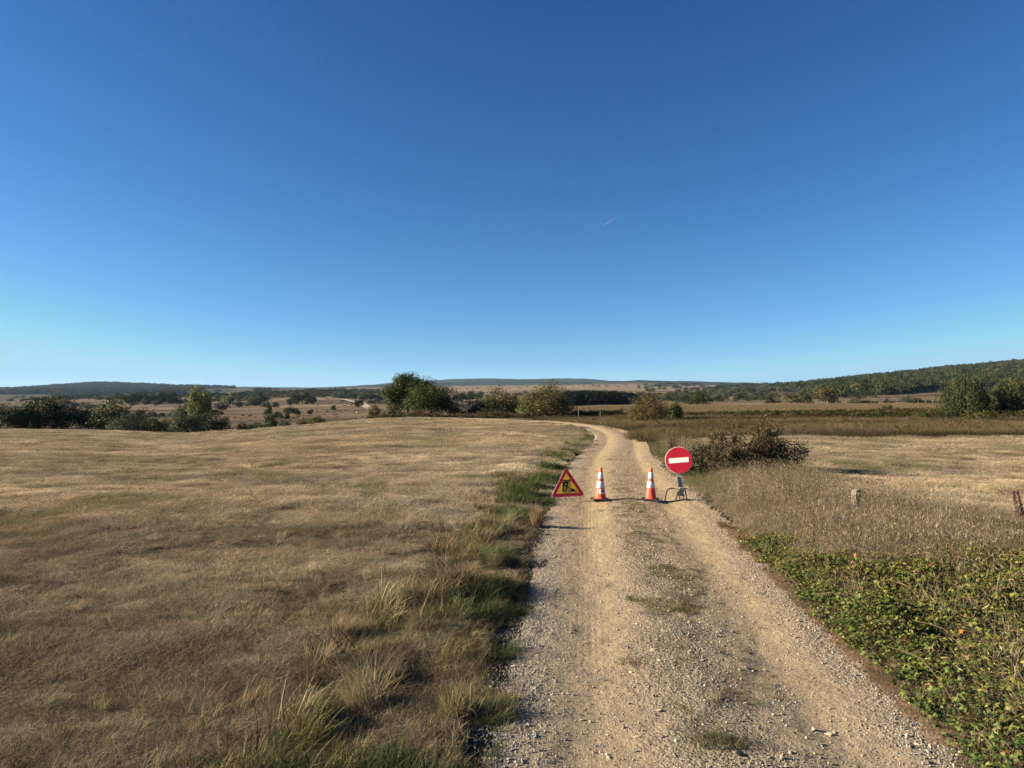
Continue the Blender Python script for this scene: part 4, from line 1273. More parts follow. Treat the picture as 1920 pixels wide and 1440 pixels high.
# --- valley: trees and bushes that can be told apart, by foot pixel
VG = 'scattered trees in the valley'
valley = [  # px, foot row, width, height, kind, label
 (453, 803, 20, 14, 'brown', 'small brown bush at the field crest right of the hollow'),
 (478, 801, 40, 12, 'mounddark', 'long low dark bush along the field crest'),
 (508, 801, 27, 26, 'dark', 'upright dark bush standing above the field crest'),
 (534, 799, 24, 13, 'grey', 'low grey-green bush right of the upright dark bush at the crest'),
 (568, 797, 34, 10, 'moundolive', 'low yellowish bush along the field crest'),
 (594, 797, 31, 16, 'olive', 'rounded olive bush near the crest of the mown field'),
 (504, 783, 16, 20, 'rounddark', 'dark pointed tree behind the upright dark bush'),
 (520, 784, 18, 11, 'dark', 'low dark bush beside the dark pointed tree'),
 (542, 781, 22, 16, 'rounddark', 'pair-leading dark round tree on the brown slope'),
 (556, 780, 14, 13, 'rounddark', 'smaller dark round tree touching its neighbour on the slope'),
 (582, 779, 12, 11, 'rounddark', 'single small round tree alone on the brown slope'),
 (538, 786, 12, 9, 'dark', 'little dark bush below the pair of round trees'),
 (528, 785, 9, 8, 'dark', 'tiny dark bush left of the little dark bush'),
 (673, 766, 17, 15, 'rounddark', 'dark round tree beside the pale farm track'),
 (625, 769, 11, 8, 'dark', 'small dark bush on the open brown slope below the track'),
 (498, 763, 18, 10, 'grey', 'greyish bush left on the upper brown slope'),
 (517, 764, 14, 10, 'dark', 'small dark bush on the upper brown slope'),
 (542, 763, 11, 13, 'rounddark', 'small dark tree below the tree clump on the upper slope'),
 (490, 760, 34, 18, 'dark', 'broad dark clump at the left of the upper brown slope'),
 (552, 758, 26, 18, 'dark', 'dark tree at the left of the slope-top clump'),
 (567, 757, 28, 22, 'rounddark', 'tallest dark tree of the slope-top clump'),
 (582, 757, 22, 15, 'dark', 'dark tree at the right of the slope-top clump'),
 (589, 753, 10, 9, 'grey', 'small grey bush at the end of the slope-top clump'),
 (290, 762, 15, 9, 'roundgrey', 'single round tree on the pale meadow far left'),
 (302, 784, 12, 9, 'rounddark', 'small dark tree on the brown field behind the hollow'),
 (284, 782, 17, 13, 'grey', 'grey-green bush on the brown field behind the hollow'),
 (331, 786, 24, 17, 'rounddark', 'round dark tree just left of the poplars on the brown field'),
 (125, 766, 20, 15, 'dark', 'dark tree on the far meadow above the left clump'),
 (139, 766, 16, 11, 'roundgrey', 'small grey tree beside the dark tree on the far meadow'),
 (156, 765, 15, 10, 'grey', 'grey bush in the middle of the far left meadow'),
 (168, 766, 22, 11, 'grey', 'wide grey bush at the right of the far left meadow'),
 (414, 771, 26, 16, 'roundgrey', 'grey round tree right behind the poplars'),
 (400, 781, 18, 12, 'rounddark', 'dark tree at the foot of the slope right of the poplars'),
 (413, 780, 11, 8, 'rounddark', 'small dark tree right of the dark tree below the slope'),
 (432, 765, 16, 28, 'yellow', 'slim pale green poplar on the far slope'),
 (422, 762, 18, 18, 'yellow', 'pale green tree left of the slim poplar'),
 (447, 765, 18, 14, 'roundgrey', 'grey tree right of the slim poplar'),
 (468, 761, 24, 14, 'grey', 'grey bush at the lower edge of the heath'),
 (640, 747, 15, 10, 'grey', 'grey tree left in the row above the track'),
 (652, 747, 17, 13, 'rounddark', 'dark tree second in the row above the track'),
 (664, 747, 18, 13, 'grey', 'wide grey tree in the row above the track'),
 (678, 751, 14, 11, 'roundgrey', 'grey tree at the right of the row above the track'),
 (694, 751, 20, 12, 'rounddark', 'dark tree between the track and the tallest oak'),
 (712, 751, 16, 10, 'dark', 'dark bush just left of the tallest oak'),
 (629, 731, 4, 4, 'dark', 'tiny tree on the skyline left of its fellow'),
 (645, 731, 5, 5, 'dark', 'tiny tree on the skyline right of its fellow'),
 (1282, 756, 22, 12, 'dark', 'dark bush at the far edge of the meadow left'),
 (1345, 752, 22, 13, 'grey', 'grey-green bush behind the low dark bush in the meadow'),
 (1362, 748, 18, 12, 'roundgrey', 'grey tree on the slope behind the meadow'),
 (1386, 750, 22, 12, 'dark', 'dark bush on the slope behind the meadow'),
 (1372, 738, 12, 9, 'grey', 'small bush higher on the slope behind the meadow'),
 (1412, 746, 16, 10, 'roundgrey', 'grey tree near the foot of the wooded hill'),
 (1443, 757, 18, 14, 'dark', 'dark bush at the end of the meadow left of the pale bush'),
 (1458, 756, 14, 9, 'grey', 'small grey bush next to the pale bush'),
 (1483, 757, 36, 17, 'olive', 'pale olive bush behind the meadow near the autumn tree'),
 (1514, 756, 18, 15, 'dark', 'dark bush left of the autumn tree'),
 (1547, 758, 37, 31, 'autumn', 'yellow-brown autumn tree with a bare trunk behind the meadow'),
 (1565, 756, 16, 14, 'dark', 'dark bush right behind the autumn tree'),
 (1600, 759, 28, 11, 'grey', 'low grey bush right of the autumn tree'),
 (1622, 759, 22, 8, 'dark', 'low dark bush in the row right of the autumn tree'),
 (1640, 759, 14, 7, 'dark', 'smallest low bush in the row right of the autumn tree'),
 (1665, 758, 17, 10, 'grey', 'round grey bush behind the small bright shrub'),
 (1700, 756, 22, 15, 'grey', 'grey-green tree on the tan field below the wooded hill'),
 (1718, 759, 30, 12, 'dark', 'low dark bush on the tan field below the wooded hill'),
 (1740, 760, 24, 9, 'dark', 'low dark bush left of the white stones')]
for k, (px, py, w, h, kind, lab) in enumerate(valley):
    d = 98 + (801 - py) * 0 if py > 794 else (hit(px, py, 190 if px < 1040 else 225) or 1500)
    if py > 794: d = {453: 100, 478: 97, 508: 96, 534: 95, 568: 94, 594: 93}[px] + 8
    t = tree('tree' if 'tree' in lab or 'poplar' in lab else 'bush', lab, px, d, w * 1.08, h * 1.1, kind, 1300 if w < 22 else 1900, .10 if w < 22 else .075, k % 5, VG, 'tree' if 'tree' in lab or 'poplar' in lab else 'bush')
tree('tree', 'lone dark tree poking above the dark conifer wood', 1141, 330, 16, 10, 'rounddark', 1300, .1, 1, None, drop=-4.2)

# --- the thorn bush and weeds beside the sign
def thorn_bush():
    d = 21.5; x = (1388 - 960) / F * d
    root = bpy.data.objects.new('thorn_bush', None); C.objects.link(root)
    z = float(H(np.array([x]), np.array([d]))[0])
    root.location = (x, d, z)
    tag(root, 'sprawling brown thorn bush casting a long shadow over the mown field', 'bush')
    rg = random.Random(8); r2 = np.random.default_rng(77)
    b = MB(); tips = []
    for k in range(150):
        a = rg.uniform(0, 2 * pi); rr = math.sqrt(rg.random())
        bx = rr * 1.35 * cos(a) - .3; by = rr * .65 * sin(a)
        L = rg.uniform(.75, 1.8) * (1 - .2 * rr) * max(.3, 1 - .5 * abs(bx - .15) ** 1.2)
        ox = cos(a) * rg.uniform(.3, 1.0) + .12; oy = sin(a) * rg.uniform(.2, .7)
        pts = [(bx, by, -.03), (bx + ox * .3, by + oy * .3, L * .5), (bx + ox * .7, by + oy * .7, L * .85), (bx + ox * 1.15, by + oy * 1.1, L * rg.uniform(.7, 1.25))]
        b.tube(pts, [.012, .009, .006, .002], 4, False)
        tips.append(pts)
    b.build('stems', M_TWIG, root)
    n = 34000
    P = []
    T = np.array(tips)                                   # m,4,3
    wt = r2.random(len(T)) ** 1.2 + .45; mi = r2.choice(len(T), n, p=wt / wt.sum()); t = r2.random(n) ** .75 * 3; i0 = np.minimum(t.astype(int), 2); f = (t - i0)[:, None]
    P = T[mi, i0] * (1 - f) + T[mi, i0 + 1] * f + r2.normal(0, .06, (n, 3))
    P[:, 2] = np.maximum(P[:, 2], .02)
    V, q = leaf_cloud(r2, P, np.tile([0, 0, .6], (n, 1)), np.full(n, .055), .6, .9)
    cc = np.array([(.06, .046, .024), (.08, .058, .031), (.046, .048, .021), (.105, .074, .042), (.038, .042, .018)])
    c = cc[r2.integers(0, 5, n)] * (1 + r2.normal(0, .2, (n, 1)))
    link('leaves', mesh_np('leaves', V, q, None, {'col': np.repeat(np.clip(c, .01, .5), 4, 0), 'bl': np.repeat(r2.random(n), 4)}, M_LEAFV), root)
thorn_bush()
def low_bush(px, d, w, dp, h, cols, label, n, leaf, seed):
    x = (px - 960) / F * d; z = float(H(np.array([x]), np.array([d]))[0])
    r2 = np.random.default_rng(seed)
    me = crown_mesh('crown', seed, n, 'mound', leaf / w, cols, 40, (.10, .2))
    root = bpy.data.objects.new('bush', None); C.objects.link(root); root.location = (x, d, z); tag(root, label, 'bush')
    link('crown', me, root, (0, 0, -.02), None, (w, dp, h))
    link('stems', STEMS[seed % 3], root, (0, 0, 0), (0, 0, .5), (w * .8, dp * .8, h))
low_bush(1328, 23.5, 1.7, 1.4, 1.0, [(.05, .06, .025), (.08, .065, .035), (.065, .07, .03)], 'dark leafy bush directly behind the round red sign', 6500, .05, 31)
low_bush(1475, 20.8, 1.1, 1.0, .62, [(.05, .05, .022), (.08, .062, .03)], 'low dark bramble hump at the shaded end of the thorn bush', 4000, .045, 33)
low_bush(1292, 21.0, .9, .9, .62, [(.07, .08, .03), (.10, .085, .045)], 'low green scrub just right of the round red sign', 3500, .045, 36)

def dock_plant(px, d, h, n, label, seed, spread=.28, lean=0):
    x = (px - 960) / F * d; z = float(H(np.array([x]), np.array([d]))[0])
    root = bpy.data.objects.new('dock_plant', None); C.objects.link(root); root.location = (x, d, z); tag(root, label, 'plant', 'dead dock stalks')
    rg = random.Random(seed); r2 = np.random.default_rng(seed)
    b = MB(); P = []
    for k in range(n):
        bx, by = rg.uniform(-spread, spread), rg.uniform(-.15, .15); hh = h * rg.uniform(.7, 1.05)
        lx, ly = rg.uniform(-.12, .12) + lean, rg.uniform(-.1, .1)
        b.tube([(bx, by, -.02), (bx + lx * .5, by + ly * .5, hh * .5), (bx + lx, by + ly, hh)], [.006, .005, .003], 4, False)
        m = 130
        t = .42 + .58 * r2.random(m)
        P.append(np.stack([bx + lx * t, by + ly * t, hh * t], 1) + r2.normal(0, .014, (m, 3)) * (1.2 - t)[:, None] * 1.8)
    b.build('stalks', M_TWIG, root)
    P = np.concatenate(P); V, q = leaf_cloud(r2, P, np.zeros((len(P), 3)), np.full(len(P), .026), .7, 1)
    c = np.array([(.055, .026, .018), (.075, .035, .022), (.04, .022, .016)])[r2.integers(0, 3, len(P))]
    link('seed_heads', mesh_np('seed_heads', V, q, None, {'col': np.repeat(c, 4, 0), 'bl': np.repeat(r2.random(len(P)), 4)}, M_LEAFV), root)
dock_plant(1268, 26.5, 1.15, 16, 'clump of dark red-brown dead dock stalks above the round red sign', 4, .36)
dock_plant(1924, 11.5, .75, 3, 'few dark dead dock stalks leaning in at the right edge of the field', 6, .05, -.10)

# --- tussocks of long grass that stand out in the verge
TUSS = [(690, 1330, .50, 'biggest pale tussock of long grass in the lower left verge', (.34, .285, .16)),
        (560, 1400, .40, 'yellow-green tussock at the bottom left of the verge', (.24, .23, .08)),
        (770, 1130, .36, 'straw-coloured tussock leaning over the dark hollow in the verge', (.33, .27, .15)),
        (880, 1045, .34, 'green-gold tussock in the middle of the verge', (.20, .19, .07)),
        (720, 1290, .26, 'dark green tuft beside the biggest pale tussock', (.10, .13, .04)),
        (840, 1240, .30, 'green tussock next to the road edge gravel', (.13, .14, .05)),
        (860, 1345, .32, 'straw and green tussock nearest the road at the lower left', (.25, .21, .10)),
        (640, 1200, .30, 'brownish grass tussock at the field side of the verge', (.24, .175, .10)),
        (1008, 990, .40, 'upright reddish straw tuft at the road edge below the triangle sign', (.30, .18, .09)),
        (470, 1345, .30, 'low brown tussock where the field meets the verge', (.22, .16, .09)),
        (930, 1010, .34, 'dark green tussock below the triangle sign', (.11, .14, .045))]
for k, (px, py, h, lab, tc) in enumerate(TUSS):
    x, y = near_px(px, py); y = y + 0
    rg = np.random.default_rng(700 + k)
    nb = 420
    up = 'upright' in lab
    dirs = rg.normal(0.2 if k % 2 else 2.6, 1.1, nb)
    V, q, t, bl = blades(rg, nb, .13 if not up else .09, (h * .45, h * 1.15), (.0025, .0055), (.05, .55 if not up else .2), (.3, 1.5 if not up else .3), 4, None, (0, 0), 1.2, dirs)
    col = np.clip(np.array(tc) * (1 + rg.normal(0, .22, (nb, 1))) * (1 + rg.normal(0, .06, (nb, 3))), .02, .7)
    sw = rg.random(nb) < .28; col[sw] = np.array((.34, .27, .155))
    me = mesh_np('grass_tussock', V, q, t, {'bl': bl, 'col': np.repeat(col * .6, 9, 0)}, M_TUSS)
    z = float(H(np.array([x]), np.array([y]))[0])
    tag(link('grass_tussock', me, None, (x, y, z - .01)), lab, 'grass tussock', 'grass tussocks in the left verge')
def road_clump():
    x, y = near_px(1345, 1405); rg = np.random.default_rng(61)
    p1 = blades(rg, 420, .14, (.04, .14), (.002, .004), (.2, 1.3), (.1, 1.0), 3)
    V, q, t, bl = p1; V = V * np.array([1.25, .8, 1])
    col = np.clip(np.array((.085, .10, .04)) * (1 + rg.normal(0, .25, (420, 1))), .02, .5); col[rg.random(420) < .2] = (.25, .19, .11)
    me = mesh_np('grass_clump', V, q, t, {'bl': bl, 'col': np.repeat(col * .6, 7, 0)}, M_TUSS)
    tag(link('grass_clump', me, None, (x, y, float(road_z(np.array([x]), np.array([y]))[0]) - .005)), 'small dark green grass clump growing in the middle of the road near the bottom', 'grass clump')
road_clump()

# --- bramble bank at the lower right
def leaflet(rg, cx, cy, ang, L, W, droop):
    """one leaflet: 7 points, folded along its midrib"""
    ts = np.array([0, .28, .62, 1.0]); ws = np.array([0, .5, .42, 0]) * W
    ca, sa = cos(ang), sin(ang)
    V = []
    for t, w in zip(ts, ws):
        z = -droop * t * t * L
        mid = (cx + ca * t * L, cy + sa * t * L, z)
        if w == 0: V.append(mid)
        else:
            V += [(mid[0] - sa * w, mid[1] + ca * w, z + .22 * w), mid, (mid[0] + sa * w, mid[1] - ca * w, z + .22 * w)]
    # 0 base, 1-3, 4-6, 7 tip
    return V, [(1, 2, 5, 4), (2, 3, 6, 5)], [(0, 2, 1), (0, 3, 2), (4, 5, 7), (5, 6, 7)]
def bramble_leaf(seed, mat):
    rg = np.random.default_rng(seed); Vs, Q, T, B = [], [], [], []
    k = 3 if seed % 3 else 5
    angs = [0, 1.15, -1.15] + ([2.0, -2.0] if k == 5 else [])
    b = 0
    for a in angs:
        L = (.052 if a == 0 else .042) * (.85 + .3 * rg.random()); W = L * (.62 + .15 * rg.random())
        v, q, t = leaflet(rg, .006 * cos(a), .006 * sin(a), a + rg.normal(0, .12), L, W, .25 + .4 * rg.random())
        Vs += v; Q += [tuple(i + b for i in f) for f in q]; T += [tuple(i + b for i in f) for f in t]; B += [rg.random()] * len(v); b += len(v)
    return mesh_np('leaf', Vs, Q, T, {'bl': np.array(B)}, mat)
def in_bramble(x, y, s):
    e = ED(x, y)
    inner = HW - e - .06 + (fbm(x, y, 1.6, 2, 95) - .5) * .35
    top = 12.3 + (fbm(x, y, .7, 2, 96) - .5) * 1.6 - .02 * (x - 4)
    return (s - inner) * (s > inner) * (y < top), (top - y)
def canopy(x, y, s):
    a, t = in_bramble(x, y, s)
    e = smooth(-.05, .6, a) * smooth(-.2, 2.6, t)
    return .52 * e * np.maximum(.05, -.02 + .62 * fbm(x, y, 1.1, 3, 97) + .5 * (fbm(x, y, 3.0, 2, 98) - .5)), (a > 0) & (t > 0)
PK = .78
def build_bramble():
    n0 = 150000
    y = 3.4 + 8.6 * rng.random(n0); x = 2.2 + 8 * rng.random(n0)
    px = 960 + F * x / y
    k = (px < 2080); x, y = x[k], y[k]
    s = road_s(x, y); h, ok = canopy(x, y, s)
    a, t = in_bramble(x, y, s)
    ok &= rng.random(len(x)) < (.6 + .4 * smooth(.0, .3, a)) * smooth(-.1, 1.6, t) * (.3 + .7 * smooth(.3, .5, fbm(x, y, 2.1, 2, 94)))
    x, y, s, h = x[ok], y[ok], s[ok], h[ok]; n = len(x)
    depth = rng.random(n) ** 1.5 * .8                              # some leaves sit below the surface
    zg = H(x, y, s); z = zg + np.maximum(.03 + .05 * rng.random(n), h * (1 - depth) + rng.normal(0, .02, n))
    r = np.zeros((n, 3)); r[:, 0] = rng.normal(0, .45, n); r[:, 1] = rng.normal(-.1, .45, n); r[:, 2] = rng.random(n) * 2 * pi
    sc = .36 + .48 * rng.random(n) ** 1.5
    sc *= .8 + .35 * smooth(0, 1.0, a[ok])
    hue = fbm(x, y, .5, 2, 99)
    tint = palette(n, [(.125, .14, .034), (.185, .19, .05), (.075, .10, .03), (.22, .212, .06), (.16, .115, .05), (.09, .065, .035)], [4, 3.4, 3.6, 1.6, 1.4, 1.3], .24)
    tint = lerp(tint, tint * c3(.75, .92, 1.0), (1 - smooth(.2, 1.0, a[ok])) * .8)
    ylw = smooth(8.0, 10.2, y) * smooth(.40, .55, hue)
    tint = lerp(tint, palette(n, [(.27, .205, .05), (.28, .15, .05), (.18, .17, .05)], [2, 1.2, 3], .15), ylw * (rng.random(n) < .55))
    red = rng.random(n) < .004 + .03 * ylw
    tint[red] = palette(int(red.sum()), [(.38, .10, .045), (.42, .19, .06), (.30, .06, .05)], [1, 1, .7], .15)
    root = bpy.data.objects.new('bramble_patch', None); C.objects.link(root)
    root.location = (0, 0, 0)
    tag(root, 'sprawling green bramble bank with reddening leaves beside the road, lower right', 'bramble')
    # stems arching over the ground
    rg = random.Random(3); b = MB()
    for k in range(160):
        i = rg.randrange(n); x0, y0 = x[i], y[i]; a0 = rg.uniform(0, 6.28); L = rg.uniform(.4, 1.0)
        pts = []
        for t_ in (0, .25, .5, .75, 1):
            xx, yy = x0 + cos(a0) * L * t_, y0 + sin(a0) * L * t_
            ss = road_s([xx], [yy]); hh = canopy(np.array([xx]), np.array([yy]), ss)[0][0]
            pts.append((xx, yy, float(H(np.array([xx]), np.array([yy]), ss)[0]) + max(.01, hh * (.4 + .6 * sin(t_ * pi)))))
        b.tube(pts, [.004, .004, .0035, .003, .0015], 4, False)
    for k in range(70):
        i = rg.randrange(n); x0, y0 = x[i], y[i]; a0 = rg.uniform(0, 6.28); L = rg.uniform(.3, .8); hz = h[i] + rg.uniform(.05, .22)
        g0 = float(zg[i])
        b.tube([(x0 + cos(a0) * L * t_, y0 + sin(a0) * L * t_, g0 + .02 + hz * sin(min(1, t_ * 1.25) * pi * .62)) for t_ in (0, .25, .5, .75, 1)], [.0035, .003, .0026, .002, .001], 4, False)
    b.build('stems', plain('bramble_stem', (.24, .16, .10), .7, .2, 0, 10, .4), root)
    # the leaves that show largest are single pieces
    dist = np.hypot(x, y); px = 960 + F * x / y; py = HZ + F * (CAMZ - z) / y
    vis = (px < 1915) & (py < 1435) & (depth < .12)
    order = np.argsort(np.where(vis, dist / sc, 1e9))[:300]
    LM = [bramble_leaf(k, M_LEAFO) for k in range(6)]
    for j, i in enumerate(order):
        o = link('leaf', LM[j % 6], root, (x[i], y[i], z[i]), r[i].tolist(), (sc[i],) * 3)
        o.color = (*tint[i].tolist(), 1)
    rest = np.ones(n, bool); rest[order] = False
    o = scatter('leaves', np.stack([x, y, z], 1)[rest], r[rest], sc[rest], rng.integers(0, 6, int(rest.sum())), tint[rest],
                [proto('bramble_leaf_%d' % k, bramble_leaf(20 + k, M_LEAFI)) for k in range(6)], root)
    o['kind'] = 'stuff'
    # dry litter and dead stalks on the ground under and before the bramble
    n2 = 9000
    yy = 3.6 + 9 * rng.random(n2); cxx = np.interp(yy, RP[:200, 1], RP[:200, 0]); u = HW - .02 + .38 * rng.random(n2) ** 1.2
    xx = cxx + u; k = rng.random(n2) < .14; xx, yy, u = xx[k], yy[k], u[k]; m = len(xx)
    zz = np.maximum(H(xx, yy), np.where(u < HW, road_z(xx, yy), -9)) - .004
    o = scatter('dry_litter', np.stack([xx, yy, zz], 1), rot_z(m, .08), .22 + .26 * rng.random(m), rng.integers(0, 6, m),
                palette(m, [(.20, .135, .08), (.27, .19, .115), (.13, .095, .055)], [2, 1.5, 2], .2), [proto('litter_%d' % k, make_mown(60 + k)) for k in range(6)])
    tag(o, 'brown dead grass litter between the road and the bramble bank', 'litter', kind='stuff')
build_bramble()

# --- scrub band across the right-hand meadow and along the far edge
PK = .72
def scrub():
    protos = [proto('scrub_%d' % k, crown_mesh('scrub', 60 + k, 420, 'mound', .11, [(1, 1, 1)], 12, (.16, .3), mat=M_LEAFI)) for k in range(4)]
    for me in [p.data for p in protos]:
        pass
    X, Y, W, Hh, T = [], [], [], [], []
    n = 900
    px = 1290 + 700 * rng.random(n); d = 88 + rng.normal(0, 1, n) * (1.6 + .006 * (px - 1290)) + (1920 - px) * .012
    k = rng.random(n) < smooth(1290, 1500, px) * .9 + .12
    x, y = (px[k] - 960) / F * d[k], d[k]; m = len(x)
    w = 1.0 + 1.3 * rng.random(m); h = .55 + .7 * rng.random(m) * (.6 + .5 * smooth(1500, 1800, px[k]))
    X.append(x); Y.append(y); W.append(w); Hh.append(h)
    T.append(palette(m, [(.055, .06, .022), (.075, .065, .03), (.10, .085, .035), (.09, .05, .03)], [3, 3, 2, 1.2], .2))
    # dark hollow behind the bend
    n = 220; px = 1075 + 125 * rng.random(n); d = 108 + 3 * rng.normal(0, 1, n)
    X.append((px - 960) / F * d); Y.append(d); W.append(.9 + 1.2 * rng.random(n)); Hh.append(.4 + .6 * rng.random(n))
    T.append(palette(n, [(.05, .04, .025), (.06, .06, .025)], [1, 1], .2))
    # low growth along the foot of the road-bend bushes
    n = 420; px = 690 + 400 * rng.random(n); d = 101 + 3.0 * rng.random(n) + rng.normal(0, 1, n)
    X.append((px - 960) / F * d); Y.append(d); W.append(.7 + 1.0 * rng.random(n)); Hh.append(.25 + .5 * rng.random(n))
    T.append(palette(n, [(.10, .075, .04), (.08, .08, .032), (.14, .10, .055)], [2, 1.5, 1.5], .2))
    n = 240; px = 1110 + 800 * rng.random(n) ** 1.3; d = 48 + 36 * rng.random(n); s = road_s((px - 960) / F * d, d)
    k = (s > HW + 1.0); px, d = px[k], d[k]; n = len(px)
    X.append((px - 960) / F * d); Y.append(d); W.append(.6 + .8 * rng.random(n)); Hh.append(.3 + .4 * rng.random(n))
    T.append(palette(n, [(.09, .075, .04), (.075, .08, .03), (.13, .085, .05)], [2, 1.5, 1.5], .2))
    x, y, w, h, t = map(np.concatenate, (X, Y, W, Hh, T)); n = len(x)
    o = scatter('scrub', np.stack([x, y, H(x, y) - .03], 1), rot_z(n), np.stack([w, w, h], 1), rng.integers(0, 4, n), t, protos)
    tag(o, 'low dark bramble and heather scrub banding the meadow', 'scrub', kind='stuff')
scrub()

# --- far woods that read as one mass
def wood_protos(tag_, n=340, leaf=.13):
    return [proto('%s_%d' % (tag_, k), crown_mesh('wood_crown', 80 + k + len(tag_), n, 'dome', leaf, [(1, 1, 1)], 14, (.16, .30), mat=M_LEAFI)) for k in range(5)]
WP = wood_protos('hill_oak')
def wood(name, label, pts, w, h, tint, protos):
    x, y = pts; n = len(x)
    z = H0(x, y) - .2
    o = scatter(name, np.stack([x, y, z], 1), rot_z(n), np.stack([w, w, h], 1), rng.integers(0, len(protos), n), tint, protos)
    tag(o, label, 'wood', kind='stuff')
def hill_wood():
    n = 9000
    px = 1400 + 760 * rng.random(n); d = 560 * (2000 / 560) ** rng.random(n)
    x, y = (px - 960) / F * d, d
    py = HZ + F * (CAMZ - H0(x, y)) / y
    lim = np.interp(px, [1400, 1500, 1560, 1640, 1700, 1790, 1850, 1920, 2160], [723, 731, 739, 742, 738, 727, 726, 726, 726]) + (fbm(x, y, 1 / 60., 2, 88) - .5) * 5
    ok = (py < lim) & (d > np.interp(px, [1400, 1550, 1700], [1050, 700, 560]))
    x, y = x[ok], y[ok]; n = len(x)
    w = 7 + 9 * rng.random(n) ** 1.6; h = (5 + 5 * rng.random(n)) * (.65 + .85 * fbm(x, y, 1 / 45., 2, 89))
    t = palette(n, [(.050, .065, .026), (.07, .082, .034), (.036, .048, .02), (.095, .09, .038)], [4, 3, 3, 1.3], .22)
    wood('hill_forest', 'dense oak forest covering the hill on the right', (x, y), w, h, t, WP)
hill_wood()
def left_wood():
    n = 7000
    px = -120 + 560 * rng.random(n) ** .95; d = 1900 * (4300 / 1900) ** rng.random(n)
    x, y = (px - 960) / F * d, d
    w = 14 + 14 * rng.random(n); h = 7 + 8 * rng.random(n)
    k = (px < 380) | (d > 3000); x, y, w, h = x[k], y[k], w[k], h[k]; n = len(x)
    t = palette(n, [(.05, .062, .03), (.06, .07, .035), (.04, .05, .025)], [3, 2, 2], .15)
    wood('far_hill_woodland', 'blue-green woodland over the far hill at the left', (x, y), w, h, t, WP)
left_wood()
def dark_wood():
    n = 520
    px = 1062 + 130 * rng.random(n); d = 318 + 70 * rng.random(n)
    x, y = (px - 960) / F * d, d
    hp = np.interp(px, [1062, 1080, 1110, 1150, 1185, 1192], [26, 26, 26, 24, 22, 14])
    w = 4.5 + 2.5 * rng.random(n); h = hp / F * d * (.93 + .12 * rng.random(n))
    t = palette(n, [(.014, .020, .012), (.019, .025, .015), (.012, .016, .011)], [1, 1, 1], .15)  # dark conifer green, with the wood's shade put into the leaf colour
    wood('conifer_wood', 'very dark dense conifer wood behind the meadow in the middle', (x, y), w, h, t, WP)
dark_wood()
